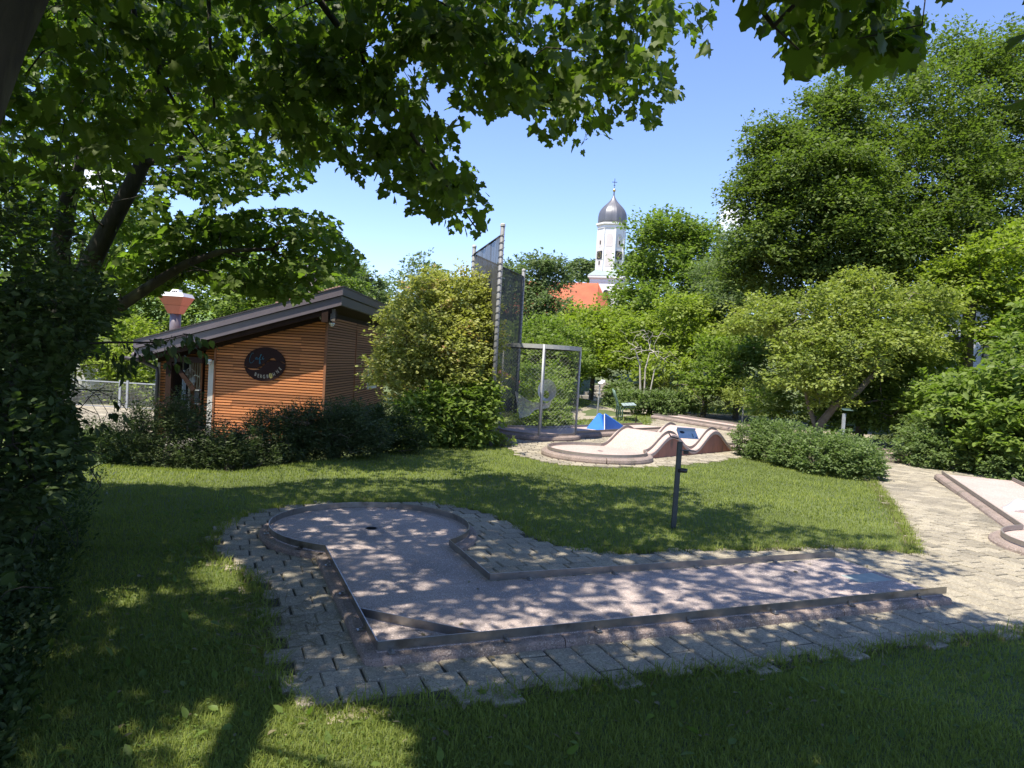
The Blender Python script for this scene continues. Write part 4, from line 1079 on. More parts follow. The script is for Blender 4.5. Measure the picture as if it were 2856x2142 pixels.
# café sign: two halves of an oval with a real gap, lettering on both
sg = empty('cafe_sign', (0, 0, 0), 0, 'dark brown bean-shaped oval sign reading Café Bergbohne on the batten wall', 'sign')
SY = AY - .045
def SG(x, y, d=0.0): p = D(640 + x / 9.76, 930 + y / 9.76, SY - d); return p
def sgp(pts, d=0): return [SG(x, y, d) for x, y in pts]
ell = lambda a: (962 + 560 * math.cos(a), 840 + 466 * math.sin(a))
top = [ell(a) for a in np.linspace(R(172), R(360 - 3), 40)]
upper = top + [(1450, 778), (1360, 768), (1290, 748), (1250, 715), (1205, 672), (1110, 682), (1085, 712), (1035, 745), (965, 822), (900, 832), (865, 885), (800, 915), (740, 940), (600, 940), (500, 930), (430, 893)]
bot = [ell(a) for a in np.linspace(R(0), R(168), 40)]
lower = bot + [(415, 928), (480, 940), (560, 985), (660, 995), (780, 985), (870, 930), (960, 830), (1000, 800), (1060, 765), (1110, 745), (1200, 750), (1300, 755), (1380, 775), (1450, 810)]
for pts in (upper, lower):
    f_ = sgp(pts); bk = [(p[0], p[1] + .025, p[2]) for p in f_]; n = len(f_)
    b = MB(); b.add(f_ + bk, [tuple(range(n)), tuple(range(n, 2 * n))[::-1]] + [(i, n + i, n + (i + 1) % n, (i + 1) % n) for i in range(n)])
    b.build('oval_half', 'sign_brown', sg)
def stroke(pts, w, nm, m):
    b = MB(); q = sgp(pts, .006)
    # smooth polyline
    b.tube(q, [w * 9.2e-4 * k for k in ([1.0] * len(q))], 5); return b.build(nm, m, sg)
stroke([(655, 545), (640, 530), (612, 545), (575, 610), (548, 690), (548, 760), (575, 808), (615, 800), (650, 760), (670, 735)], 5, 'letter', 'letter_teal')
stroke([(755, 655), (725, 655), (708, 685), (715, 705), (740, 695), (760, 660), (757, 700), (775, 705)], 7, 'letter', 'letter_teal')
stroke([(790, 700), (830, 650), (872, 570), (858, 565), (835, 640), (818, 740), (812, 820), (828, 835), (838, 790), (830, 725), (862, 705)], 8, 'letter', 'letter_teal')
stroke([(885, 690), (915, 675), (912, 655), (893, 668), (890, 700), (915, 705), (945, 685)], 7, 'letter', 'letter_teal')
stroke([(910, 640), (928, 620)], 6, 'letter', 'letter_teal')
for ch_, x, y, a in (('B', 708, 1112, -13), ('E', 785, 1155, -8), ('R', 858, 1172, -3), ('G', 942, 1180, 3), ('B', 1035, 1172, 9), ('H', 1212, 1117, 22), ('N', 1308, 1045, 33), ('E', 1382, 962, 42)):
    p = SG(x, y, .004)
    # letters lean with the picture's own roll, so the angle is measured in the wall plane
    link('letter', text_mesh(ch_, .125, .002, 'letter_cream'), sg, p, (R(90), R(0), 0), (.68, 1, 1)).rotation_euler = (Matrix.Rotation(R(90), 4, 'X') @ Matrix.Rotation(R(a) + ROLL, 4, 'Z')).to_euler()
b = MB(); q = [SG(1120 + 48 * math.cos(t) * 1 + 8 * math.sin(t), 1150 + 72 * math.sin(t), .008) for t in np.linspace(0, 2 * math.pi, 24)[:-1]]; b.add(q, [tuple(range(23))]); b.build('bean', 'bean_yellow', sg)
stroke([(1112, 1085), (1128, 1120), (1118, 1150), (1140, 1185), (1135, 1215)], 6, 'bean_groove', 'sign_brown')

# fittings on the café
def lantern(p, label):
    o = empty('wall_lantern', p, 0, label, 'wall lantern')
    b = MB(); b.tube([(.16, .12, -.02), (.14, .0, .06), (.05, -.02, .09), (0, 0, .05)], .012, 6); b.build('arm', 'white_paint', o, True)
    b = MB(); b.lathe([(.02, .05), (.03, .02), (.06, -.02), (.105, -.09), (.11, -.1), (.10, -.1)], 14); b.build('shade', 'offwhite', o, True)
    b = MB(); b.lathe([(.055, -.1), (.065, -.15), (.055, -.2), (.02, -.235)], 12); b.build('glass', 'lamp_glass', o, True)
lantern(D(538, 1055, 18.5), 'nearer bell-shaped white wall lantern beside the porch brace')
lantern(D(522, 1036, 19.1), 'farther bell-shaped white wall lantern before the dark porch window')
mbx = empty('letter_box', D(550, 1106, 18.15), 0, 'narrow black letter box with pale lid beside the porch brace', 'letter box')
b = MB(); b.box((0, 0, 0), (.11, .09, .30)); b.build('box', 'black_metal', mbx)
b = MB(); b.box((-.01, 0, .165), (.15, .12, .03)); b.build('lid', 'galv', mbx)
b = MB(); b.lathe([(.05, -.17), (.045, -.2), (.02, -.21)], 10); b.build('newspaper_tube', 'galv', mbx)
sp = empty('spotlight', D(899, 884, 17.95), 0, 'small black spotlight under the roof corner', 'spotlight')
b = MB(); b.tube([(.06, .06, .03), (-.03, -.02, -.02)], .035, 10); b.build('housing', 'black_metal', sp, True)
b = MB(); b.tube([(-.032, -.022, -.021), (-.05, -.036, -.033)], .037, 10); b.build('lens', 'lamp_glass', sp, True)
b = MB(); b.tube([(.06, .06, .03), (.12, .16, .06)], .012, 6); b.build('bracket', 'black_metal', sp, True)
mo = empty('motion_sensor', D(926, 905, 17.98), 0, 'white dome sensor hanging under the roof corner', 'sensor')
b = MB(); b.lathe([(.07, .04), (.07, .01), (.045, -.01)], 14); b.build('base', 'white_paint', mo, True)
b = MB(); b.lathe([(.045, -.01), (.04, -.035), (.015, -.055)], 14); b.build('dome', 'lamp_glass', mo, True)
b = MB(); p = D(583, 1012, 18.05); o = empty('floodlight', p, 0, 'small white floodlight on top of the white door post', 'floodlight')
b = MB(); b.box((0, 0, 0), (.10, .08, .06), rot=Matrix.Rotation(R(20), 3, 'Y')); b.build('housing', 'offwhite', o); b = MB(); b.lathe([(.035, .0), (.05, .04), (.03, .06)], 10, (.03, -.02, .03)); b.build('lamp', 'white_paint', o, True)

# gate and mesh fence left of the café
FY = 25.6
fen = empty('mesh_fence', (0, 0, 0), 0, 'grey wire-mesh gate and fence across the yard left of the café', 'fence')
fx0, fx1, fz0, fz1 = -17.0, -9.3, -.78, .10
b = MB(); b.box(((fx0 + fx1) / 2, FY, fz1), (fx1 - fx0, .04, .04)); b.build('top_rail', 'galv', fen)
b = MB(); b.box(((fx0 + fx1) / 2, FY, fz0), (fx1 - fx0, .03, .03)); b.build('bottom_rail', 'galv', fen)
for x in (-13.92, -13.66, -16.8, -11.3):
    b = MB(); b.box((x, FY - .01, (fz0 + fz1) / 2 + .03), (.07, .06, fz1 - fz0 + .1)); b.build('fence_post', 'galv', fen)
b = MB(); x = fx0
while x < fx1: wire(b, [(x, FY, fz0), (x, FY, fz1)], .0035); x += .05
z = fz0
while z < fz1: wire(b, [(fx0, FY - .004, z), (fx1, FY - .004, z)], .0035); z += .05
tag(b.build('wire_grid', 'net_grey', fen), kind='stuff')
# white parked car glimpsed behind the fence
car = empty('parked_car', (-16.2, 28.6, -.8), R(8), 'white car half hidden by leaves behind the mesh fence', 'car')
def carprof(y, k):
    return [(-2.0, y, .35), (-2.05, y, .75), (-1.75, y, .95), (-1.2, y * k, 1.38), (.35, y * k, 1.42), (1.05, y, .98), (1.95, y, .82), (2.05, y, .4)]
b = MB(); b.loft([carprof(-.85, 1), carprof(-.8, .88), carprof(.8, .88), carprof(.85, 1)], True, True); b.build('body', 'white_paint', car)
for x in (-1.25, 1.3):
    for y in (-.86, .86):
        b = MB(); b.lathe([(.30, -.09), (.32, -.05), (.32, .05), (.30, .09)], 20); w = b.build('wheel', 'black_metal', car, loc=(x, y, .32), rot=(R(90), 0, 0))
for sgn in (-1, 1):
    b = MB(); b.add([(-1.1, sgn * .80, 1.0), (.75, sgn * .80, 1.0), (.3, sgn * .74, 1.32), (-1.05, sgn * .74, 1.32)], [(0, 1, 2, 3)]); b.build('side_window', 'glass_dark', car)

# low outbuilding behind the net
hut = empty('outbuilding', (0, 0, 0), 0, 'low dark hut with red tiles behind the tall net', 'building')
hy = 23.5
pl, pr = D(1300, 1000, hy), D(1447, 1066, hy); pr2 = D(1447, 1092, hy)
b = MB(); b.prism([(pl[0], hy + .3), (.05, hy + .3), (.05, hy + 3), (pl[0], hy + 3)], -.9, .62); b.build('wall', 'dark_wood', hut)
def hslab(b, o0, o1, y0, y1, x0=-1.9, x1=.25):
    zf = lambda x: .98 - (x - .25) * .36
    v = [(x0, y0, zf(x0) + o0), (x1, y0, zf(x1) + o0), (x1, y1, zf(x1) + o0), (x0, y1, zf(x0) + o0), (x0, y0, zf(x0) + o1), (x1, y0, zf(x1) + o1), (x1, y1, zf(x1) + o1), (x0, y1, zf(x0) + o1)]
    b.add(v, [(3, 2, 1, 0), (4, 5, 6, 7), (0, 1, 5, 4), (1, 2, 6, 5), (2, 3, 7, 6), (3, 0, 4, 7)])
b = MB(); hslab(b, -.50, -.2, hy - .3, hy - .2); hro = b.build('lower_fascia', 'fascia_dark', hut)
b = MB(); hslab(b, -.19, .0, hy - .35, hy - .25); b.build('upper_fascia', 'fascia', hut)
b = MB()
hslab(b, -.05, .04, hy - .24, hy + 3.4); b.build('roof', 'copper_roof', hut)
for k in range(9):
    b = MB(); x0_ = -1.9 + k * .238; hslab(b, .042, .075, hy - .24, hy + 3.4, x0_, x0_ + .225); b.build('tile_row', 'copper_roof', hut)

# ------------------------------------------------------------------ church far behind
ch = empty('church_tower', (*D(1706, 1000, 140)[:2], 0), R(0), 'white church tower with dark onion dome, clock faces and cross', 'church tower')
TX, TY = ch.location.x, ch.location.y; TXc = 17.55
ch.location = (TXc, 140, 0)
def octo(r_, z, k=8, rot=0): return [(r_ * math.cos(2 * math.pi * i / k + rot), r_ * math.sin(2 * math.pi * i / k + rot), z) for i in range(k)]
OR = 2.72; o8 = R(22.5) + R(-14)
b = MB(); b.loft([octo(OR, 19.5, 8, o8), octo(OR, 28.0, 8, o8)]); b.build('octagon_wall', 'church_white', ch)
for i in range(8):
    am = 2 * math.pi * (i + .5) / 8 + o8; rr = OR * math.cos(math.pi / 8); face = Matrix.Rotation(am + R(90), 3, 'Z')
    def FP(x, z, d=.05): v = Vector((math.cos(am) * (rr + d), math.sin(am) * (rr + d), z)) + Vector((-math.sin(am), math.cos(am), 0)) * x; return v
    # recessed-looking painted field frames
    b = MB(); b.add([FP(-.62, 20.6, .03), FP(.62, 20.6, .03), FP(.62, 23.9, .03), FP(-.62, 23.9, .03)], [(0, 1, 2, 3)])
    arch = [FP(.62 * math.cos(t), 26.2 + .75 * math.sin(t), .03) for t in np.linspace(0, math.pi, 9)]
    b.add([FP(-.62, 24.4, .03), FP(.62, 24.4, .03)] + arch, [tuple(range(11))]); b.build('wall_field', 'church_pink', ch)
    b = MB(); c0 = FP(1.02, 23.8, .06); b.box(c0, (.28, .14, 8.0), rot=face); b.build('pilaster', 'church_white', ch)
    if i % 2 == 0:
        b = MB(); b.box(FP(0, 22.9, .08), (1.45, .12, 1.5), rot=face); cf = b.build('clock_face', 'dark_void', ch)
        b = MB()
        for h_ in range(12):
            t = h_ * math.pi / 6; b.box(FP(.53 * math.sin(t), 22.9 + .55 * math.cos(t), .16), (.10, .03, .16), rot=face)
        b.build('hour_marks', 'gold', cf)
        b = MB(); b.tube([FP(0, 22.9, .17), FP(.25, 23.3, .17)], .05, 4); b.tube([FP(0, 22.9, .17), FP(-.15, 22.35, .17)], .05, 4); b.build('clock_hands', 'gold', cf)
        b = MB(); b.box(FP(0, 21.4, .06), (.30, .1, .7), rot=face); b.box(FP(0, 25.3, .06), (.24, .1, .7), rot=face); b.build('slit_window', 'dark_void', ch)
b = MB(); b.loft([octo(OR + .15, 28.0, 8, o8), octo(OR + .15, 28.5, 8, o8), octo(OR + .45, 28.7, 8, o8), octo(OR + .45, 29.0, 8, o8)]); b.build('cornice', 'church_white', ch)
b = MB(); prof = [(2.75, 29.0), (2.95, 29.25), (3.0, 30.0), (2.98, 31.0), (2.75, 32.0), (2.2, 33.0), (1.5, 33.8), (.9, 34.5), (.45, 35.2), (.18, 35.9), (.12, 37.0)]
prof = [(r_ * .93, 29.0 + (z - 29.0) * .80) for r_, z in prof]
zz_ = np.linspace(prof[0][1], prof[-1][1], 40); zz_ = np.sort(np.concatenate([zz_, np.linspace(29, 29.8, 5)])); prof = [(float(np.interp(z, [q[1] for q in prof], [q[0] for q in prof])), float(z)) for z in zz_]
prof = [(sum(prof[min(max(i + k, 0), len(prof) - 1)][0] for k in (-2, -1, 0, 1, 2)) / 5 if 1 < i < len(prof) - 6 else prof[i][0], prof[i][1]) for i in range(len(prof))]
rings = [[(r_ * math.cos(2 * math.pi * i / 32 + o8) * (1 if i % 4 else 1.025), r_ * math.sin(2 * math.pi * i / 32 + o8) * (1 if i % 4 else 1.025), z) for i in range(32)] for r_, z in prof]
b.loft(rings); b.build('onion_dome', 'slate_dome', ch)
for i in range(8):
    a = 2 * math.pi * i / 8 + o8; b = MB(); b.tube([((r_ + .02) * math.cos(a), (r_ + .02) * math.sin(a), z) for r_, z in prof[:-2]], .05, 4); b.build('dome_rib', 'galv', ch)
b = MB(); b.lathe([(.05, 0), (.28, .15), (.32, .32), (.28, .5), (.05, .62)], 12, (0, 0, 35.3)); b.build('ball', 'gold', ch, True)
b = MB(); b.box((0, 0, 36.8), (.09, .09, 2.2)); b.box((0, 0, 37.2), (.95, .09, .1)); b.box((0, 0, 36.6), (.4, .08, .08)); b.build('cross', 'black_metal', ch)
# square base with gabled cornice
SQ = 3.15; sr_ = R(-14) + R(0)
def sq(r_, z): return [(r_ * 1.414 * math.cos(R(45) + R(90) * i + sr_), r_ * 1.414 * math.sin(R(45) + R(90) * i + sr_), z) for i in range(4)]
b = MB(); b.loft([sq(SQ, 0), sq(SQ, 17.6)]); b.build('tower_base', 'church_white', ch)
b = MB(); b.loft([sq(SQ + .1, 17.6), sq(SQ + .1, 18.1), sq(SQ + .45, 18.4), sq(SQ + .45, 18.8)]); b.build('cornice', 'church_white', ch)
b = MB(); b.loft([sq(SQ + .5, 18.8), sq(SQ - .9, 20.1)]); b.build('base_roof', 'verdigris', ch)
for i in range(4):
    am = R(90) * i + sr_; face = Matrix.Rotation(am + R(90), 3, 'Z')
    def FQ(x, z, d=.05): return Vector((math.cos(am) * (SQ + d), math.sin(am) * (SQ + d), z)) + Vector((-math.sin(am), math.cos(am), 0)) * x
    b = MB(); b.add([FQ(-.55, 12.6), FQ(.55, 12.6)] + [FQ(.55 * math.cos(t), 15.6 + .55 * math.sin(t)) for t in np.linspace(0, math.pi, 9)], [tuple(range(11))]); w = b.build('belfry_window', 'dark_void', ch)
    b = MB()
    for k in range(9): b.box(FQ(0, 12.9 + k * .32, .08), (.85, .06, .12), rot=face)
    b.build('louvre', 'red_roof', w)
nv = empty('church_nave', (0, 0, 0), 0, 'steep red tiled church roof at the foot of the white tower', 'church')
pk = D(1667, 790, 131); pL = D(1560, 850, 131); e1 = D(1592, 878, 125); e2 = D(1708, 856, 129); pe = D(1540, 800, 140)
apex = Vector(pk)
ridge_end = Vector(pk) + Vector((-14, 3, 0))
b = MB(); zb = e2[2] - 2.5
vv = [apex, ridge_end, Vector((e2[0] + .3, 127, zb)), Vector((e2[0] - 3.3, 123.5, zb)), Vector((ridge_end.x - 3, 124, zb)), Vector((ridge_end.x, 140, zb)), Vector((e2[0] + .3, 139, zb))]
b.add(vv, [(0, 3, 2), (0, 1, 4, 3), (0, 2, 6), (0, 6, 5, 1)]); b.build('roof', 'red_roof', nv)
b = MB(); b.prism([(ridge_end.x - 2.5, 124.4), (e2[0] - 3.3, 124), (e2[0], 127.4), (e2[0], 138.6), (ridge_end.x - 2.5, 138.6)], 0, zb + .1); b.build('wall', 'church_white', nv)
b = MB(); b.tube([apex, vv[2]], .12, 4); b.tube([apex, vv[3]], .12, 4); b.build('hip_ridge', 'red_roof', nv)
# white house between the trees at the right
hs = empty('white_house', (21.3, 33.0, 1.25), R(-25), 'white rendered house showing through the trees at right', 'house')
b = MB(); b.box((0, 0, 1.5), (4.4, 5, 5.2)); b.build('wall', 'render_white', hs)
b = MB(); b.add([(-2.5, -2.9, 4.0), (2.5, -2.9, 4.0), (2.5, 2.9, 4.0), (-2.5, 2.9, 4.0), (0, -2.9, 5.2), (0, 2.9, 5.2)], [(0, 1, 4), (2, 3, 5), (0, 4, 5, 3), (1, 2, 5, 4), (3, 2, 1, 0)]); b.build('roof', 'red_roof', hs)
for k in range(3):
    b = MB(); b.box((-1.3 + k * 1.3, -2.52, 2.0), (.55, .08, 1.1)); w = b.build('window', 'dark_wood', hs); b = MB(); b.box((-1.3 + k * 1.3, -2.57, 2.0), (.45, .03, 1.0)); b.build('pane', 'glass_dark', w)

# ------------------------------------------------------------------ vegetation
def tree(name, label, cat, blobs, n_spray, k, leaf, mleaf, kind='rhomb', spray=0.7, trunk=None, bark='bark_grey', tips=60, low=-.55,
         inner=.62, flat=.5, lump=.06, group=None, tip_r=.012, part='crown', outward=1.0, droop=.25, wid=.45, upness=.35, max_r=.35, stem='trunk', clump=True):
    o = empty(name, (0, 0, 0), 0, label, cat, group)
    if np.mean([np.max(b_[1]) for b_ in blobs]) > .62 and clump:
        nb = []
        for c_, r_ in blobs:
            c_, r_ = np.array(c_, float), np.array(r_, float) if hasattr(r_, '__len__') else np.full(3, float(r_))
            nb.append((c_, r_ * .78)); dd_ = norm(rng.normal(0, 1, (11, 3))); dd_ = dd_[(dd_[:, 2] > -.6)]
            for d_ in dd_:
                f_ = rng.uniform(.26, .46); nb.append((c_ + d_ * r_ * .84, r_ * f_ * np.array([1.15, 1.15, .62])))
        blobs = nb
    P, Dr = shell(blobs, n_spray, inner, low, lump)
    A = Dr * outward + np.array([0, 0, upness]) + rng.normal(0, .3, P.shape)
    Ls = spray * (0.7 + .6 * rng.random(len(P)))
    lead = rng.random(len(P)) < .08; P = P + np.where(lead, spray * .22, 0)[:, None] * norm(Dr + np.array([0, 0, .4])); Ls = Ls * np.where(lead, 1.25, 1)
    gz = tz(P[:, 0], P[:, 1]); ok = P[:, 2] > gz + .05; P, A, Ls = P[ok], A[ok], Ls[ok]
    Q, Yd, Nn, S = spray_leaves(P - norm(A) * (Ls * .4)[:, None], A, Ls, k, leaf, flat=flat, droop=droop, wid=wid)
    ok = Q[:, 2] > tz(Q[:, 0], Q[:, 1]) + .01
    me = leaves_mesh(part, Q[ok], Yd[ok], Nn[ok], S[ok], kind, mleaf)
    link(part, me, o)
    if trunk is None:
        c = np.mean([b_[0] for b_ in blobs], 0); gx, gy = c[0], c[1]; g = float(tz(gx, gy)); trunk = [[(gx, gy, g - .1, .12), (gx + .05, gy, g + (c[2] - g) * .5, .1), (gx, gy, c[2], .07)]]
    sel = rng.choice(len(P), min(tips, len(P)), replace=False)
    NA, par, rad = grow(trunk, P[sel], tip_r=tip_r, max_r=max_r)
    link(stem, branch_mesh(stem, NA, par, rad, bark), o)
    return o

def Bl(px, py, y, r_, squash=1.0):            # a foliage mass centred at a photo pixel at distance y
    c = D(px, py, y); return (c, (r_, r_, r_ * squash))

S1 = lambda px: px    # full-picture pixels throughout
# big hornbeams at the right
tree('hornbeam_tree', 'tallest dense green hornbeam filling the upper right corner', 'tree',
     [Bl(2560, 330, 25, 2.3), Bl(2700, 270, 26, 2.5), Bl(2860, 330, 25, 2.8), Bl(2420, 500, 24, 2.1), Bl(2620, 520, 23.5, 2.6), Bl(2820, 560, 23.5, 2.8), Bl(2400, 700, 23.5, 2.0), Bl(2600, 740, 23.5, 2.4), Bl(2800, 760, 23.5, 2.6), Bl(2470, 260, 25.5, 1.2), Bl(2600, 200, 26, 1.2), Bl(2780, 160, 26, 1.4), Bl(2980, 420, 26, 3), Bl(2900, 180, 27, 1.5), Bl(2480, 640, 25, 2.2), Bl(2700, 650, 25, 2.4), Bl(2500, 830, 24.5, 1.8), Bl(2400, 390, 25, 1.4), Bl(2900, 720, 25, 2.6)],
     5600, 36, .105, 'leaf_hornbeam', inner=.5, wid=.3, lump=.06, spray=.95, trunk=[[(13.3, 25.5, 0, .28), (13.5, 25.6, 4, .22), (13.8, 25.4, 8, .14)], [(16.2, 26, 0, .26), (16.3, 26, 5, .2), (16.6, 26, 9, .12)]], tips=150, bark='bark', upness=.25)
tree('hornbeam_tree', 'dense green hornbeam leaning out left of the tallest one, above the yellowish shrubs', 'tree',
     [Bl(2200, 480, 23, 1.45), Bl(2110, 560, 23, 1.1), Bl(2290, 380, 23.5, 1.25), Bl(2330, 560, 23, 1.6), Bl(2200, 660, 23, 1.5), Bl(2350, 700, 22.5, 1.5), Bl(2150, 400, 23.3, .75), Bl(2060, 560, 23, .55), Bl(2330, 290, 24, .75), Bl(2120, 760, 24, 1.1), Bl(2270, 800, 23, 1.2)],
     3200, 36, .10, 'leaf_hornbeam', inner=.5, wid=.3, lump=.06, spray=.9, trunk=[[(10.3, 24, 0, .24), (10.1, 24, 4, .18), (9.7, 23.6, 6.5, .1)]], tips=110, bark='bark', upness=.25)
tree('beech_tree', 'rounded bright green tree beside the church tower', 'tree',
     [Bl(1850, 720, 44, 2.4), Bl(1790, 800, 44, 1.6), Bl(1950, 720, 45, 2.0), Bl(1870, 830, 43, 2.5), Bl(1765, 880, 43, 1.6), Bl(1960, 830, 44, 2.4), Bl(1810, 700, 45, 1.0), Bl(1900, 670, 45, 1.3), Bl(1850, 920, 42, 2)],
     1500, 26, .20, 'leaf_mid', spray=1.3, tips=50, upness=.5)
tree('pine_tree', 'grey-green pine half hidden between the rounded tree and the hornbeam', 'tree',
     [Bl(2060, 760, 33, 1.3), Bl(2030, 850, 32, 1.2), Bl(2090, 860, 32, 1.3), Bl(2070, 680, 33, .9), Bl(1990, 780, 33, .9), Bl(2020, 930, 31.5, 1.0)], 900, 26, .17, 'leaf_grey', kind='narrow', spray=.9, tips=40)
tree('ash_tree', 'greyish green tree behind the wire cage, left of the church roof', 'tree',
     [Bl(1480, 785, 40, 1.5), Bl(1535, 785, 41, 1.1), Bl(1450, 870, 39, 1.8), Bl(1530, 900, 39, 1.6), Bl(1480, 960, 38, 1.7), Bl(1420, 780, 40, 1.0), Bl(1590, 900, 39, .7), Bl(1540, 1000, 37, 1.4), Bl(1430, 1000, 36, 1.3)],
     1300, 24, .17, 'leaf_grey', spray=1.1, tips=50, upness=.5)
tree('hazel_shrub', 'fresh green shrub below the red church roof', 'shrub',
     [Bl(1640, 912, 33, 1.0), Bl(1610, 880, 34, .5), Bl(1700, 885, 34, .55), Bl(1600, 960, 32, 1.2), Bl(1690, 970, 32, 1.4), Bl(1640, 1010, 31.5, 1.1), Bl(1585, 1020, 32, .8), Bl(1725, 910, 34, .7)], 900, 26, .14, 'leaf_lime', spray=.8, tips=30)
tree('hazel_shrub', 'leafy green shrub mass above the pale bare twigs', 'shrub',
     [Bl(1790, 950, 31, 1.2), Bl(1890, 920, 31, 1.5), Bl(1960, 990, 30, 1.3), Bl(1850, 1030, 29, 1.0), Bl(1740, 1010, 30, .8), Bl(1940, 900, 32, 1.2)], 900, 26, .13, 'leaf_lime', spray=.75, tips=30)
tree('laurel_shrub', 'dark glossy shrub beneath the pine', 'shrub',
     [Bl(2020, 1010, 27, 1.0), Bl(1980, 1070, 26, .8), Bl(2080, 1040, 26, 1.0), Bl(2120, 960, 27, 1.2)], 620, 24, .12, 'leaf_mid', spray=.6, tips=24)
tree('spirea_hedge', 'low clipped hedge behind the bench', 'hedge',
     [Bl(1760, 1125, 26, .50, .9), Bl(1810, 1128, 26, .55, .9), Bl(1860, 1130, 26.2, .6, .9), Bl(1905, 1135, 26.4, .5, .8), Bl(1725, 1105, 29, .6)], 640, 18, .085, 'leaf_bush', spray=.3, tips=24, tip_r=.006)
tree('broom_shrub', 'olive fine-leaved shrub band left of the pale score post', 'shrub',
     [Bl(1950, 1110, 27.5, .7), Bl(2010, 1120, 26.5, .7), Bl(1910, 1080, 29, .7), Bl(2060, 1110, 25.5, .7), Bl(2110, 1100, 24, .8), Bl(1820, 1085, 30, .7)], 800, 20, .10, 'leaf_olive', kind='narrow', spray=.5, tips=30)
# yellowish spreading tree with leaning trunk
tb = G(2285, 1215)
tree('shadbush_tree', 'yellow-green spreading tree with a slanting grey trunk behind the round bush', 'tree',
     [Bl(2110, 890, 19, 1.0, .6), Bl(2220, 900, 18.5, 1.0, .6), Bl(2330, 900, 18, 1.1, .7), Bl(2450, 880, 18.5, 1.2, .6), Bl(2560, 870, 19, 1.1, .6), Bl(2280, 1010, 17.5, 1.0, .8), Bl(2390, 1000, 17.2, 1.0, .8), Bl(2220, 1060, 17.5, .7), Bl(2400, 830, 18.5, .7), Bl(2360, 800, 18.5, .35), Bl(2500, 960, 18, .8), Bl(2320, 1100, 17.3, .55), Bl(2640, 860, 19.5, .5, .5)],
     1900, 24, .085, 'leaf_olive', spray=.55, trunk=[[(*D(2270, 1230, 17.6)[:2], -.1, .10), (*D(2290, 1180, 17.5), .09), (*D(2330, 1130, 17.4), .085), (*D(2390, 1095, 17.3), .075), (*D(2440, 1040, 17.4), .06), (*D(2480, 930, 17.8), .045)],
                                                [(*D(2275, 1190, 17.6), .06), (*D(2255, 1130, 17.8), .05), (*D(2240, 1050, 17.8), .04), (*D(2180, 930, 18.3), .03)]], tips=130, inner=.5, tip_r=.007, upness=.5)
tree('elder_shrub', 'bright lime shrub on the slope at the right edge, under the hornbeam', 'shrub',
     [Bl(2740, 780, 20.5, 1.1), Bl(2850, 760, 20, 1.5), Bl(2620, 810, 21, .8), Bl(2560, 860, 22, .6), Bl(2930, 900, 19, 1.6), Bl(2830, 840, 20, .7), Bl(2570, 970, 21, .8)], 1100, 26, .12, 'leaf_lime', spray=.7, tips=40)
tree('dogwood_shrub', 'broad-leaved fresh green shrub at the right edge above the pale lane', 'shrub',
     [Bl(2800, 1130, 14.5, .9), Bl(2700, 1140, 15, .8), Bl(2900, 1040, 15, .85), Bl(2730, 1115, 16, .75), Bl(2620, 1130, 16.5, .8), Bl(2830, 1220, 13.6, .7), Bl(2740, 1240, 14, .5), Bl(2940, 1150, 14, 1.1), Bl(2900, 930, 17, .8)],
     1000, 24, .13, 'leaf_mid', kind='oval', spray=.5, tips=50, low=-.9)
tree('privet_shrub', 'deep green shrub in the middle of the right slope behind the path', 'shrub',
     [Bl(2480, 1060, 19, 1.0), Bl(2560, 1080, 18.5, 1.0), Bl(2450, 1150, 18.5, .7), Bl(2540, 1160, 17.8, .7), Bl(2590, 1040, 19, .8), Bl(2420, 1090, 20, .8), Bl(2330, 1160, 20.5, .6), Bl(2220, 1125, 19.8, .7), Bl(2150, 1130, 20.2, .6), Bl(2380, 1135, 19.5, .6)], 950, 22, .10, 'leaf_mid', spray=.5, tips=40, low=-.9)
tree('cotoneaster_shrub', 'low spreading bush right of the path bend', 'shrub',
     [Bl(2560, 1250, 14.9, .45, .9), Bl(2610, 1265, 14.6, .5, .8), Bl(2680, 1290, 14.2, .42, .7), Bl(2590, 1210, 15.5, .5), Bl(2750, 1290, 13.9, .4, .8), Bl(2810, 1300, 13.4, .4, .8), Bl(2660, 1225, 15, .5)], 900, 20, .06, 'leaf_bush', spray=.25, tips=60, tip_r=.005, low=-.9)
# round bush in the middle right (two rounded masses)
tree('round_bush', 'big rounded grey-green bush at the end of the sunny lawn', 'shrub',
     [Bl(2140, 1232, 14.6, .42), Bl(2200, 1245, 14.0, .44), Bl(2100, 1230, 14.7, .36), Bl(2270, 1268, 13.2, .42), Bl(2340, 1292, 12.6, .42), Bl(2392, 1300, 12.3, .38), Bl(2300, 1290, 12.7, .42), Bl(2220, 1275, 13.4, .40), Bl(2360, 1268, 13.4, .34), Bl(2150, 1262, 14.1, .36), Bl(2400, 1275, 12.9, .3)],
     2600, 20, .045, 'leaf_bush', spray=.20, tips=120, tip_r=.004, low=-.9, inner=.7, lump=.04, droop=.05, upness=.5)
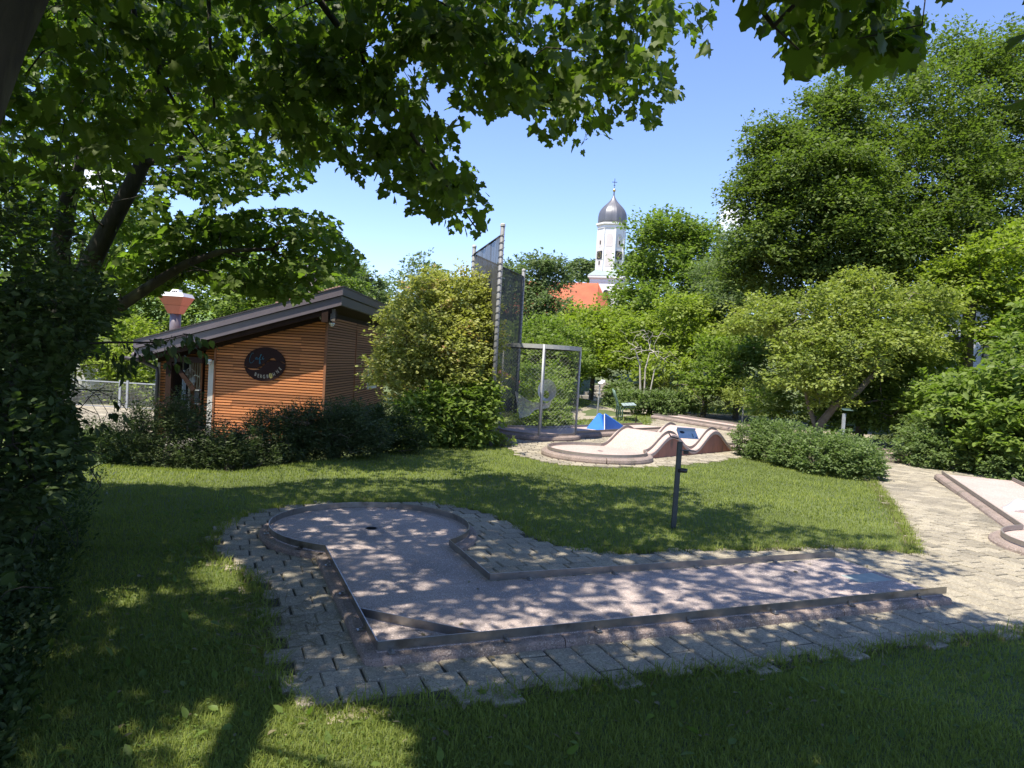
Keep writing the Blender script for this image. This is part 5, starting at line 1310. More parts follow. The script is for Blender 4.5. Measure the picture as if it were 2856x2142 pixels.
# yellow-pink tinged bush beside the café
tree('dogwood_bush', 'tall yellow-green bush with pinkish tips beside the café wall', 'shrub',
     [Bl(1195, 870, 15.2, .68), Bl(1270, 850, 15.0, .70), Bl(1140, 935, 15.4, .68), Bl(1220, 960, 14.7, .9), Bl(1310, 950, 14.7, .62), Bl(1110, 1030, 15.3, .6), Bl(1190, 1080, 14.7, .8), Bl(1290, 1060, 14.4, .7), Bl(1200, 790, 15.4, .3), Bl(1330, 790, 15.1, .22), Bl(1260, 1000, 14.4, .7), Bl(1330, 870, 15.0, .4)],
     2400, 22, .068, 'leaf_yellow', spray=.36, tips=120, tip_r=.006, inner=.6, upness=.6, lump=.1)
tree('snowberry_shrub', 'leafy dark green shrub at the foot of the yellow-green bush', 'shrub',
     [Bl(1300, 1150, 13.8, .5), Bl(1240, 1170, 13.7, .5), Bl(1330, 1110, 14.1, .4), Bl(1180, 1170, 13.6, .5), Bl(1310, 1200, 13.6, .32), Bl(1250, 1110, 14, .45)], 800, 20, .085, 'leaf_mid', kind='oval', spray=.3, tips=50, tip_r=.006, low=-.9)
# row of dark shrubs in front of the café
hd_ = [(300, 1250, 10.6, 'greenish spirea at the left end of the shrub row before the café', 'leaf_bush', 22),
       (470, 1250, 10.4, 'wide spirea with faded pink flower heads in front of the café porch', 'leaf_hedge', 40),
       (640, 1265, 10.2, 'low dark spirea in front of the café wall, right of the porch', 'leaf_hedge', 20),
       (790, 1245, 11.0, 'tallest dark spirea below the café sign', 'leaf_hedge', 44),
       (930, 1235, 11.4, 'dark loose spirea before the café corner', 'leaf_hedge', 0),
       (1050, 1215, 12.4, 'dark spirea at the right end of the row, near the yellow-green bush', 'leaf_shrub_dark', 0)]
hts = (1.0, 1.15, .70, .80, .74, .80)
for (px, py, yy, lab, ml, ho), hh in zip(hd_, hts):
    c = D(px, py, yy); g = float(tz(c[0], c[1])); w = .45
    bl = [((c[0] + dx, c[1] + dy, g + hz_ * hh), (w * s_, w * s_, hh * .42 * s_)) for dx, dy, hz_, s_ in ((0, 0, .55, 1.1), (-.38, .1, .45, .95), (.38, .05, .45, .95), (-.15, -.15, .85, .6), (.2, .1, .9, .55), (0, -.2, .3, 1.0), (-.5, -.1, .25, .7), (.5, -.1, .25, .7))]
    if ml == 'leaf_hedge' and hh > .7: bl = [((p[0], p[1], p[2] + .1), (r_[0] * 1.15, r_[1], r_[2] * 1.1)) for p, r_ in bl]
    o = tree('spirea_shrub', lab, 'shrub', bl, 950, 24, .05, ml, kind='narrow', spray=.28, tips=70, tip_r=.004, low=-.7, inner=.5, upness=.9, group='shrubs in a row before the café', lump=.15, stem='stems')
    if ho:
        pts = np.array([(c[0] + random.uniform(-.5, .5), c[1] + random.uniform(-.4, .1), g + hh * 1.15 + random.uniform(-.1, .12)) for _ in range(ho // 2)])
        Q = np.repeat(pts, 22, 0) + rng.normal(0, (.035, .035, .014), (len(pts) * 22, 3))
        link('flower_heads', leaves_mesh('flower_heads', Q, rng.normal(0, 1, Q.shape), norm(rng.normal(0, .4, Q.shape) + np.array([0, 0, 1])), np.full(len(Q), .02), 'tri', 'flower_pink'), o)['kind'] = 'stuff'
# trees behind the café and the yard
tree('willow_tree', 'sunlit mixed green tree right behind the café roof', 'tree',
     [Bl(560, 850, 33, 2.4), Bl(700, 830, 34, 2.2), Bl(820, 820, 34, 1.8), Bl(920, 810, 35, 1.5), Bl(640, 740, 36, 1.8), Bl(450, 880, 32, 2.2), Bl(760, 900, 32, 2)], 1300, 24, .17, 'leaf_mid', spray=1.0, tips=40)
tree('poplar_tree', 'pale green narrow tree behind the café roof peak', 'tree', [Bl(975, 800, 40, 1.1), Bl(1010, 840, 40, 1.2), Bl(950, 860, 39, 1.2), Bl(990, 770, 41, .6)], 500, 22, .17, 'leaf_grey', spray=.9, tips=24, upness=.9)
tree('poplar_tree', 'distant round pale tree above the yellow-green bush', 'tree', [Bl(1170, 770, 55, 1.5), Bl(1200, 790, 55, 1.6), Bl(1140, 800, 55, 1.4), Bl(1080, 840, 52, 1.6), Bl(1290, 860, 52, 2), Bl(1210, 880, 50, 2.2)], 520, 20, .22, 'leaf_grey', spray=1.1, tips=24)
tree('lilac_shrub', 'sunny yellow-green shrub behind the yard fence', 'shrub', [Bl(300, 1000, 28, 1.4), Bl(390, 1010, 28, 1.2), Bl(200, 1010, 27.5, 1.4), Bl(380, 940, 29, 1.0), Bl(330, 1090, 27.4, .8), Bl(120, 1050, 27, 1.2), Bl(410, 1080, 27.4, .9)], 1000, 24, .12, 'leaf_lime', spray=.65, tips=30)
tree('plum_tree', 'tall sunlit tree at the far left behind the maple', 'tree', [Bl(120, 820, 31, 2.6), Bl(300, 800, 32, 2.4), Bl(30, 950, 30, 2.4), Bl(420, 780, 33, 1.8), Bl(200, 650, 34, 2.4), Bl(0, 600, 34, 2.6), Bl(370, 640, 35, 1.5)], 1200, 24, .17, 'leaf_mid', spray=1.0, tips=40)
# greenery inside and behind the cage
tree('bramble_shrub', 'leafy green shrub directly behind the wire cage', 'shrub', [Bl(1500, 1165, 18.9, .42), Bl(1545, 1160, 19.2, .45), Bl(1470, 1180, 18.6, .3), Bl(1570, 1180, 18.8, .3), Bl(1530, 1110, 20, .5), Bl(1480, 1080, 21.5, .7)], 620, 20, .075, 'leaf_mid', kind='oval', spray=.28, tips=40, tip_r=.005, low=-.9)
tree('ivy_shrub', 'tall dark tangled shrub on the bank behind the cage', 'shrub', [Bl(1500, 1020, 27, 1.2), Bl(1570, 1040, 27, 1.0), Bl(1480, 960, 29, 1.3), Bl(1590, 980, 29, 1.0), Bl(1520, 1080, 25, .9)], 900, 24, .11, 'leaf_mid', spray=.6, tips=40)
tree('weed_clump', 'small yellow-green weeds at the foot of the front net post', 'plant', [Bl(1398, 1233, 14.0, .13), Bl(1420, 1236, 14.0, .12), Bl(1385, 1222, 14.3, .13)], 120, 14, .035, 'leaf_lime', spray=.12, tips=20, tip_r=.003, low=-.9, stem='stems')
# bare pale twigs
bt = empty('bare_shrub', (0, 0, 0), 0, 'shrub of bare whitish branches standing in front of the green bank', 'shrub')
base = D(1792, 1075, 27); g = float(tz(base[0], base[1]))
tips_ = np.array([D(px, py, 27 + random.uniform(-.4, .4)) for px, py in ((1748, 950), (1760, 960), (1775, 935), (1800, 925), (1815, 950), (1830, 990), (1850, 985), (1870, 990), (1760, 990), (1790, 940), (1825, 960), (1808, 940), (1770, 975), (1845, 1000), (1752, 1000), (1860, 1010))])
NA, par, rad = grow([[(base[0], base[1], g, .04), (*D(1785, 1020, 27), .035), (*D(1775, 985, 27), .02)], [(base[0] + .1, base[1], g, .04), (*D(1800, 1030, 27), .03), (*D(1812, 985, 27), .02)], [(base[0] + .2, base[1], g, .03), (*D(1826, 1030, 27), .025)]], np.concatenate([tips_, np.array([D(random.gauss(1795, 36), random.uniform(915, 1010), 27 + random.uniform(-.5, .5)) for _ in range(70)])]), tip_r=.006, bias=.1)
link('branches', branch_mesh('branches', NA, par, rad, 'bark_pale'), bt)
# far wood on the hill beside the tower
rows_ = [Bl(1600 + i * 11, 762 - 4 * math.sin(i * 1.3), 470, 5 + (i % 3)) for i in range(8)] + [Bl(1740 + i * 14, 745, 470, 6) for i in range(6)]
P, Dr = shell(rows_, 900, .7); Q, Yd, Nn, S = spray_leaves(P, Dr, 3.0, 9, 1.7, flat=.6)
fo = link('far_wood', leaves_mesh('far_wood', Q, Yd, Nn, S, 'rhomb', 'leaf_grey')); tag(fo, 'distant strip of woodland on the green hill beside the church tower', 'wood', kind='stuff')

# ------------------------------------------------------------------ the maples
SH = np.array([-S_DIR.x / S_DIR.z, -S_DIR.y / S_DIR.z])        # ground shift of a shadow per metre of height
o_ = 1.29114
CAN_MAIN = [(x * o_, y * o_) for x, y in [(-60, -60), (1540, -60), (1535, 20), (1540, 108), (1495, 92), (1440, 95), (1448, 160), (1465, 205), (1430, 215), (1425, 268), (1385, 258), (1335, 228), (1318, 270), (1285, 302), (1240, 325), (1165, 295), (1160, 250),
     (1120, 222), (1108, 250), (1050, 238), (985, 238), (978, 180), (925, 165), (920, 120), (900, 60), (888, 70), (905, 180), (915, 240), (990, 262), (985, 330), (1042, 400), (1045, 450), (1058, 520), (1035, 525), (1000, 498), (960, 462), (930, 470), (905, 462), (900, 430), (880, 402), (850, 425), (812, 500), (778, 480), (770, 400), (760, 372), (795, 358), (750, 322),
     (700, 338), (672, 372), (668, 420), (600, 390), (520, 420), (440, 440), (420, 520), (300, 640), (250, 760), (-60, 800)]]
CAN_RIGHT = [(x * o_, y * o_) for x, y in [(1620, -60), (1622, 20), (1645, 45), (1680, 70), (1690, 100), (1722, 158), (1760, 158), (1790, 120), (1838, 146), (1885, 155), (1912, 132), (1958, 142), (2000, 100), (1992, 60), (2062, 12), (2062, -60)]]
CAN_NEAR = CAN_MAIN[:41] + [(x * o_, y * o_) for x, y in [(700, 338), (640, 330), (560, 270), (420, 250), (300, 330), (180, 400), (-60, 470)]]
LOWLIMB = [(x * o_, y * o_) for x, y in [(300, 560), (380, 500), (470, 470), (560, 448), (650, 452), (705, 462), (735, 485), (745, 515), (780, 552), (768, 600), (735, 588), (700, 618), (652, 648), (560, 640), (480, 625), (400, 600), (330, 640), (250, 620)]]
SHADE = [GO(*p)[:2] for p in [(-300, 1040), (250, 1050), (500, 1062), (700, 1040), (880, 1038), (950, 1045), (1000, 1038), (1100, 1018), (1170, 1022), (1250, 1045), (1330, 1055), (1430, 1055), (1490, 1060), (1540, 1088), (1700, 1100), (1612, 1110), (1640, 1125),
      (1720, 1140), (1800, 1152), (1840, 1160), (1900, 1158), (1965, 1168), (1985, 1190), (2050, 1218), (2140, 1246), (2050, 1252), (1990, 1290), (2060, 1312), (2212, 1345), (2500, 1400), (2700, 1659)]]
def near_shade_poly():
    p = list(SHADE); p += [(4.5, 0.6), (4.5, -1.0), (-6, -1.0), (-9, 4)]
    return p
SHP = near_shade_poly()
SUNNY = [[G(*p)[:2] for p in ((480, 2060), (620, 1990), (760, 1975), (1000, 1990), (1120, 2010), (1200, 2100), (1150, 2300), (500, 2300))],
         [G(*p)[:2] for p in ((560, 1580), (680, 1570), (700, 1640), (600, 1670))],
         [G(*p)[:2] for p in ((270, 1650), (420, 1640), (430, 1700), (300, 1720))]]

def free_ok(Q, masks, margin=6):
    """leaves inside the picture must lie in one of the masks; all must shade only the shaded ground"""
    px, py, Y = proj(Q)
    inframe = (Y > .2) & (px > -margin) & (px < 2856 + margin) & (py > -margin) & (py < 2142 + margin)
    inm = np.zeros(len(Q), bool)
    jx, jy = px + rng.normal(0, 13, len(Q)), py + rng.normal(0, 13, len(Q))
    for m in masks: inm |= in_poly(jx, jy, m)
    gx = Q[:, 0] + SH[0] * Q[:, 2]; gy = Q[:, 1] + SH[1] * Q[:, 2]
    sh = in_poly(gx, gy, SHP)
    for s_ in SUNNY: sh &= ~in_poly(gx, gy, s_)
    return (~inframe | inm), sh, px, py, Y, inframe

def canopy(P, spray, k, leaf, masks, shade=True, flat=.95, droop=.5, kind='maple', upness=.1):
    A = rng.normal(0, 1, P.shape); A[:, 2] *= .35; A = norm(A)
    Q, Yd, Nn, S = spray_leaves(P, A, spray * (.6 + .8 * rng.random(len(P))), k, leaf, flat=flat, droop=droop, wid=.5, up=.7)
    Yd[:, 2] -= .5
    ok, sh, *_ = free_ok(Q, masks)
    if shade: ok &= sh
    px, py, Y = _[0], _[1], _[2]; dst = np.linalg.norm(Q - np.array([0, 0, CAM_H]), axis=1); seen = (Y > 0) & (px > -60) & (px < 2916) & (py > -120) & (py < 2142)
    ok &= ~(seen & (dst < np.where(px > 2050, 3.3, 4.6)))
    # leaves sit in bunches along the twigs with open air between them
    q = Q * 3.4; nz = np.sin(q[:, 0] + 2.1 * np.sin(q[:, 2] * .7 + 1)) * np.cos(q[:, 2] * 1.3 + 1.7 * np.sin(q[:, 1] * .8)) + .6 * np.sin(q[:, 0] * 2.3 + q[:, 1] * 1.9) * np.sin(q[:, 2] * 2.7)
    ok &= ~(seen & (nz < np.interp(px, [0, 820, 1200, 1500], [-.45, -.4, -.15, 0.0])) & (rng.random(len(Q)) < .95))
    return Q[ok], Yd[ok], Nn[ok], S[ok]

def mask_points(mask, n, dmin, dmax):
    a = np.array(mask); out = []
    while len(out) < n:
        X = rng.uniform(a[:, 0].min(), a[:, 0].max(), 4 * n); Y = rng.uniform(a[:, 1].min(), a[:, 1].max(), 4 * n); ok = in_poly(X, Y, mask)
        for x, y in zip(X[ok], Y[ok]):
            out.append(D(x, y, rng.uniform(dmin, dmax)))
            if len(out) >= n: break
    return np.array(out)

# near maple: trunk at the upper left, branches spreading overhead
pA = mask_points(CAN_NEAR, 1050, 5.4, 8.6)
px_, py_, _ = proj(pA); pA = pA[(px_ > 780) | (rng.random(len(pA)) < .6)]
pR = mask_points(CAN_RIGHT, 52, 3.6, 4.8)
# overhead boughs that are out of the picture but throw the dappled shade
def shade_points(n, poly, zlo, zhi, keep=0.0):
    a = np.array(poly); out = []
    while len(out) < n:
        X = rng.uniform(a[:, 0].min(), a[:, 0].max(), 3 * n); Y = rng.uniform(a[:, 1].min(), a[:, 1].max(), 3 * n); ok = in_poly(X, Y, poly)
        Z = rng.uniform(zlo, zhi, len(X)); Q = np.stack([X - SH[0] * Z, Y - SH[1] * Z, Z], 1)[ok]
        q1, q2, *_r = free_ok(Q, [CAN_NEAR]); out += list(Q[q1 & q2 & (~_r[3] | (rng.random(len(Q)) < keep))])
    return np.array(out[:n])
pS = shade_points(1900, SHP, 3.8, 9.0)
DEEP = [G(*p)[:2] for p in ((1250, 1960), (1900, 1850), (2500, 1800), (2900, 1780), (3300, 2000), (3300, 2600), (1000, 2600))]
pD = shade_points(900, DEEP, 3.0, 6.0)
DEEP2 = [(-9, 9), (-3.5, 9), (-2.6, 6.5), (-2.2, 3.5), (-1.6, 1.2), (-8, 0)]
pD2 = shade_points(1200, DEEP2, 3.0, 6.5)
pL_ = shade_points(230, [LP(*q) for q in ((-1.4, -1.0), (1.6, -1.0), (1.6, 4.4), (-1.4, 4.4))], 4.0, 8.5)
pL2 = shade_points(330, [LP(*q) for q in ((-2.2, -1.2), (0, -1.2), (0, 3.4), (-2.2, 3.4))], 3.4, 8.0)
pL3 = shade_points(150, [LP(*q) for q in ((1.0, 1.0), (3.2, 1.0), (3.0, 2.2), (1.4, 3.2))], 4.5, 9.0)
allP = np.concatenate([pA, pR, pS, pD, pD2, pL_, pL2, pL3])
near = empty('maple_tree', (0, 0, 0), 0, 'near maple whose trunk cuts the upper left corner and whose boughs hang over the view', 'tree')
Q, Yd, Nn, S = canopy(allP, .52, 24, .088, [CAN_NEAR, CAN_RIGHT])
px, py, Yc = proj(Q); inf = (Yc > .2) & (px > 0) & (px < 2856) & (py > 0) & (py < 2142)
dist = np.linalg.norm(Q - np.array([0, 0, CAM_H]), axis=1)
order = np.argsort(np.where(inf, dist, 1e6)); top300 = order[:300]; rest = np.ones(len(Q), bool); rest[top300] = False
wide = (Yc > .1) & (px > -500) & (px < 3356) & (py > -500); a_ = rest & wide; c_ = rest & ~wide
tag(link('crown', leaves_mesh('crown', Q[a_], Yd[a_], Nn[a_], S[a_], 'maple', 'leaf_maple'), near), kind='stuff')
tag(link('upper_crown', leaves_mesh('upper_crown', Q[c_], Yd[c_], Nn[c_], S[c_] * 1.1, 'maple_simple', 'leaf_maple'), near), kind='stuff')
print('near leaves', len(Q), a_.sum(), c_.sum())
lm = []
for i in range(5):
    me = leaves_mesh('leaf', np.zeros((1, 3)), np.array([[0., 1, 0]]), np.array([[0., 0, 1]]), np.array([1.0]), 'maple', 'leaf_maple')
    me.attributes['rnd'].data.foreach_set('value', [i / 5 + .05] * len(me.polygons)); lm.append(me)
for i in top300:
    y_ = Vector(Yd[i]).normalized(); x_ = y_.cross(Vector(Nn[i])).normalized(); z_ = x_.cross(y_)
    o = bpy.data.objects.new('leaf', lm[int(rng.integers(5))]); col.objects.link(o); o.parent = near
    mtx = Matrix((x_, y_, z_)).transposed().to_4x4() @ Matrix.Scale(S[i], 4); mtx.translation = Vector(Q[i]); o.matrix_local = mtx
tk = [[(-3.3, 2.0, -.1, .24), (-3.1, 2.4, 1.2, .21), (*D(-110, 320, 3.0), .135), (*D(-25, 90, 3.1), .125), (*D(60, -90, 3.2), .11), (-1.5, 3.5, 4.0, .10), (-.8, 4.2, 4.9, .07)], [(-.8, 4.2, 4.9, .05), (*D(1500, -260, 4.0), .035), (*D(1900, -200, 3.8), .025), (*D(2060, -60, 3.75), .016)],
      [(-.8, 4.2, 4.9, .05), (*D(760, -120, 6.0), .035), (*D(890, 0, 6.0), .03), (*D(1000, 150, 6.1), .026), (*D(1110, 320, 6.2), .02), (*D(1220, 480, 6.2), .013), (*D(1330, 640, 6.2), .006)],
      [(-1.5, 3.5, 4.0, .05), (*D(340, -120, 6.3), .028), (*D(380, 60, 6.4), .024), (*D(450, 220, 6.4), .018), (*D(530, 360, 6.4), .012), (*D(580, 430, 6.4), .006)],
      [(-.8, 4.2, 4.9, .04), (*D(580, -100, 6.5), .022), (*D(585, 100, 6.5), .018), (*D(600, 330, 6.5), .010)],
      [(*D(60, -90, 3.2), .10), (-2.4, 1.5, 4.2, .09), (-2.6, .2, 5.2, .07)]]
tipsel = allP[rng.choice(len(allP), 720, replace=False)]
NA, par, rad = grow(tk, tipsel, tip_r=.0035, max_r=.26, bias=.12)
# drop twigs that would cross the open sky
ok_, sh_, px, py, Yc, inf = free_ok(NA, [CAN_NEAR, CAN_RIGHT]); bad = ~ok_ & (np.arange(len(NA)) > 30)
for i in range(len(NA)):
    if par[i] >= 0 and bad[par[i]]: bad[i] = True
rad2 = np.where(bad, 0, rad)
link('trunk', branch_mesh('trunk', NA, par, rad2, 'bark', min_r=.001), near)

# farther maple behind the left shrubs
far = empty('maple_tree', (0, 0, 0), 0, 'farther maple with a forked leaning trunk and a low bough reaching toward the café', 'tree')
FL = [(x * o_, y * o_) for x, y in [(-60, -60), (780, -60), (780, 200), (755, 325), (690, 345), (672, 385), (640, 412), (600, 420), (560, 415), (510, 435), (470, 450), (420, 540), (300, 640), (240, 760), (-60, 800)]]
fP = np.concatenate([mask_points(FL, 980, 8.8, 13.5), mask_points(LOWLIMB, 250, 9.4, 11.3)])
# leave the gaps where sky shows behind the fork
px, py, _ = proj(fP)
gap = ((px - 520) / 60) ** 2 + ((py - 570) / 40) ** 2 < 1
gap |= ((px - 270) / 45) ** 2 + ((py - 440) / 40) ** 2 < 1
fP = fP[~gap]
A = rng.normal(0, 1, fP.shape); A[:, 2] *= .3; A = norm(A)
Q, Yd, Nn, S = spray_leaves(fP, A, .7 * (.6 + .8 * rng.random(len(fP))), 22, .095, flat=.75, droop=.3, wid=.5, up=.9)
px, py, Yc = proj(Q); okm = in_poly(px, py, FL) | in_poly(px, py, LOWLIMB) | (px < 0) | (py < 0)
okm &= ~(((px - 520) / 45) ** 2 + ((py - 570) / 30) ** 2 < 1)
TRK = [(150, 950), (230, 780), (300, 640), (360, 530), (400, 450), (420, 330)], [(190, 880), (340, 850), (430, 790), (520, 735), (620, 700), (760, 695)], [(165, 700), (190, 560), (215, 500)]
front = Q[:, 1] < 10.45
for ch_ in TRK:
    for (ax_, ay_), (bx_, by_) in zip(ch_, ch_[1:]):
        tt = (((px - ax_) * (bx_ - ax_) + (py - ay_) * (by_ - ay_)) / ((bx_ - ax_) ** 2 + (by_ - ay_) ** 2)).clip(0, 1)
        dd_ = np.hypot(px - ax_ - tt * (bx_ - ax_), py - ay_ - tt * (by_ - ay_))
        okm &= ~(front & (dd_ < 42 + 22 * rng.random(len(dd_))))
Q, Yd, Nn, S = Q[okm], Yd[okm], Nn[okm], S[okm]
tag(link('crown', leaves_mesh('crown', Q, Yd, Nn, S, 'maple', 'leaf_maple_lit'), far), kind='stuff')
tk = [[(-7.0, 10.6, -.6, .26), (*D(180, 900, 10.5), .18), (*D(230, 780, 10.5), .15), (*D(300, 640, 10.5), .125), (*D(360, 530, 10.4), .115), (*D(400, 450, 10.4), .10), (*D(420, 330, 10.3), .08), (*D(440, 180, 10.3), .07)],
      [(*D(180, 900, 10.5), .16), (*D(165, 700, 10.7), .14), (*D(190, 560, 10.8), .12), (*D(215, 500, 10.9), .09), (*D(235, 380, 11), .06)],
      [(*D(190, 880, 10.5), .11), (*D(340, 850, 10.3), .09), (*D(430, 790, 10.2), .075), (*D(520, 735, 10.1), .062), (*D(620, 700, 10.1), .042), (*D(760, 695, 10.1), .026)],
      [(*D(400, 450, 10.4), .07), (*D(450, 450, 10.4), .06), (*D(510, 440, 10.5), .04)]]
NA, par, rad = grow(tk, fP[rng.choice(len(fP), 420, replace=False)], tip_r=.0042, max_r=.19, bias=.15)
px, py, _ = proj(NA); bad = ~(in_poly(px, py, FL) | in_poly(px, py, LOWLIMB) | (px < 0) | (py < 0) | (np.arange(len(NA)) < 27) | (rad > .03))
for i in range(len(NA)):
    if par[i] >= 0 and bad[par[i]]: bad[i] = True
link('trunk', branch_mesh('trunk', NA, par, np.where(bad, 0, rad), 'bark', min_r=.001), far)

# near shrub at the left edge, with oval leaves and a twig crossing the café
ls = empty('viburnum_shrub', (0, 0, 0), 0, 'dark oval-leaved shrub filling the left edge of the picture', 'shrub')
bl = [Bl(40, 1000, 5.5, .75), Bl(150, 1130, 5.6, .55), Bl(30, 1250, 5.0, .75), Bl(170, 1290, 5.4, .38), Bl(-80, 1500, 4.3, .7), Bl(100, 1000, 6.2, .6), Bl(250, 1050, 6.2, .35), Bl(60, 800, 6.5, .8), Bl(60, 1420, 4.6, .42), Bl(200, 930, 6.4, .5), Bl(-60, 1750, 3.3, .42), Bl(200, 1180, 5.8, .35)]
P, Dr = shell(bl, 1500, .35, -.9, .1)
A = Dr + rng.normal(0, .5, P.shape)
tw = np.array([D(x, y, 5.6 + .2 * rng.random()) for x, y in [(300, 960), (340, 955), (380, 960), (420, 950), (450, 945), (480, 935), (510, 930), (540, 935), (360, 985), (410, 975), (460, 965), (300, 1000), (250, 960), (330, 1010), (280, 1100), (300, 1150), (270, 1190), (520, 945), (440, 985)]])
P2 = np.repeat(tw, 2, 0); A2 = np.tile(np.array([[.9, 0, -.25]]), (len(P2), 1)) + rng.normal(0, .3, P2.shape)
Q, Yd, Nn, S = spray_leaves(P, A, .30, 24, .058, flat=.8, droop=.2)
Q2, Yd2, Nn2, S2 = spray_leaves(P2, A2, .16, 4, .07, flat=.5, droop=.3)
Yd2[:, 2] -= .9
Q, Yd, Nn, S = np.concatenate([Q2, Q]), np.concatenate([Yd2, Yd]), np.concatenate([Nn2, Nn]), np.concatenate([S2, S])
px, py, Yc = proj(Q)
lim = np.interp(py, [600, 800, 880, 960, 1040, 1150, 1250, 1350, 1500, 1700, 2100], [190, 300, 330, 240, 175, 200, 235, 205, 90, 10, -60]) + rng.normal(0, 14, len(px))
tw_ = np.arange(len(Q)) < len(Q2)
ok = (Q[:, 2] > -.02) & ((px < lim) | tw_); Q, Yd, Nn, S = Q[ok], Yd[ok], Nn[ok], S[ok]
px, py, Yc = proj(Q); dist = np.linalg.norm(Q - np.array([0, 0, CAM_H]), axis=1)
inf = (Yc > .2) & (px > 0) & (px < 2856) & (py > 0) & (py < 2142)
sc2 = np.where(inf, dist, 1e6); sc2[:140] -= 3; order = np.argsort(sc2)[:240]; rest = np.ones(len(Q), bool); rest[order] = False
tag(link('foliage', leaves_mesh('foliage', Q[rest], Yd[rest], Nn[rest], S[rest], 'oval', 'leaf_shrub_dark'), ls), kind='stuff')
lo_ = []
for i in range(4):
    me = leaves_mesh('leaf', np.zeros((1, 3)), np.array([[0., 1, 0]]), np.array([[0., 0, 1]]), np.array([1.0]), 'oval', 'leaf_shrub_dark')
    me.attributes['rnd'].data.foreach_set('value', [i / 4 + .1] * len(me.polygons)); lo_.append(me)
for i in order:
    y_ = Vector(Yd[i]).normalized(); x_ = y_.cross(Vector(Nn[i])).normalized(); z_ = x_.cross(y_)
    o = bpy.data.objects.new('leaf', lo_[int(rng.integers(4))]); col.objects.link(o); o.parent = ls
    mtx = Matrix((x_, y_, z_)).transposed().to_4x4() @ Matrix.Scale(S[i], 4); mtx.translation = Vector(Q[i]); o.matrix_local = mtx
tips_ = np.concatenate([P[rng.choice(len(P), 260, replace=False)], tw])
NA, par, rad = grow([[(-3.6, 4.6, -.1, .035), (-3.5, 4.9, .8, .03), (*D(40, 1000, 5.5), .02)], [(-3.9, 5.2, -.1, .03), (*D(120, 950, 6), .02), (*D(230, 960, 5.8), .012), (*D(300, 955, 5.7), .009), (*D(420, 955, 5.7), .006), (*D(520, 932, 5.7), .004)], [(-2.9, 3.2, -.1, .02), (-2.8, 3.3, .7, .012)]], tips_, tip_r=.0028, bias=.12)
link('stems', branch_mesh('stems', NA, par, rad, 'bark', k=4), ls)

# ------------------------------------------------------------------ lawn grass
def grass_points(n, d0, d1, pw):
    u = rng.random(n); d = (d0 ** pw + u * (d1 ** pw - d0 ** pw)) ** (1 / pw)
    a = rng.uniform(R(-41), R(41), n); return np.stack([d * np.sin(a), d * np.cos(a)], 1)
def grass_ok(X, Y, soft=.03):
    xj = X + rng.normal(0, soft, len(X)); yj = Y + rng.normal(0, soft, len(X))
    bad = in_poly(xj, yj, PAV1) | in_poly(xj, yj, PAV2) | in_poly(xj, yj, PAV3) | on_lane(X, Y, .1)
    bad |= (Y > 17.0) & (X < -3.8)
    bad |= (np.hypot(X - CC[0], Y - CC[1]) < 1.05)
    q = (np.stack([X, Y], 1) - J) ; uu = q @ hd; vv = q @ hn
    bad |= (uu > -1.9) & (uu < 3.6) & (vv > -.2) & (vv < 1.3)
    q = (np.stack([X, Y], 1) - ra); uu = q @ dv; vv = q @ nv_
    bad |= (uu > -.1) & (vv > -.15) & (vv < 1.3)
    q = (np.stack([X, Y], 1) - n0); uu = q @ nd; vv = q @ nn
    bad |= (uu > -.3) & (uu < nL) & (vv > -.15) & (vv < 1.1)
    return ~bad
def blades(name, XY, h, w, m, bend=.35, seg2=True, hj=.35):
    n = len(XY); z = tz(XY[:, 0], XY[:, 1]) - .005
    base = np.stack([XY[:, 0], XY[:, 1], z], 1); a = rng.uniform(0, 2 * math.pi, n)
    side = np.stack([np.cos(a), np.sin(a), 0 * a], 1); ln = norm(np.stack([-np.sin(a), np.cos(a), 0 * a], 1))
    H = h * (1 + rng.normal(0, hj, n)).clip(.3, 2.2); Wd = w * rng.uniform(.7, 1.3, n)
    bd = (bend * np.abs(rng.normal(.9, .7, n)))[:, None]
    up = np.array([0, 0, 1.0])
    if seg2:
        mid = base + up * (H * .55)[:, None] + ln * bd * (H * .30)[:, None]; tip = base + up * (H * .92)[:, None] + ln * bd * H[:, None]
        V = np.stack([base - side * Wd[:, None], base + side * Wd[:, None], mid + side * (Wd * .75)[:, None], mid - side * (Wd * .75)[:, None], tip], 1)
        F = np.array([0, 1, 2, 3, 3, 2, 4]); tot = np.array([4, 3]); per = 7; nf = 2; nv2 = 5
    else:
        tip = base + up * (H * .95)[:, None] + ln * bd * H[:, None]
        V = np.stack([base - side * Wd[:, None], base + side * Wd[:, None], tip], 1); F = np.array([0, 1, 2]); tot = np.array([3]); per = 3; nf = 1; nv2 = 3
    me = bpy.data.meshes.new(name); me.vertices.add(n * nv2); me.vertices.foreach_set('co', V.astype(np.float32).ravel())
    me.loops.add(n * per); me.loops.foreach_set('vertex_index', (F[None] + (np.arange(n) * nv2)[:, None]).ravel().astype(np.int32))
    me.polygons.add(n * nf); me.polygons.foreach_set('loop_start', (np.concatenate([[0], np.cumsum(tot)[:-1]])[None] + (np.arange(n) * per)[:, None]).ravel().astype(np.int32))
    me.polygons.foreach_set('loop_total', np.tile(tot, n).astype(np.int32))
    at = me.attributes.new('rnd', 'FLOAT', 'FACE')
    patch = .5 + .5 * np.sin(XY[:, 0] * 2.1 + 1.3 * np.sin(XY[:, 1] * 1.7)) * np.cos(XY[:, 1] * 2.6)
    at.data.foreach_set('value', np.repeat((.52 * rng.random(n) + .48 * patch).clip(0, 1), nf).astype(np.float32))
    me.materials.append(M[m]); me.update(calc_edges=True); return me
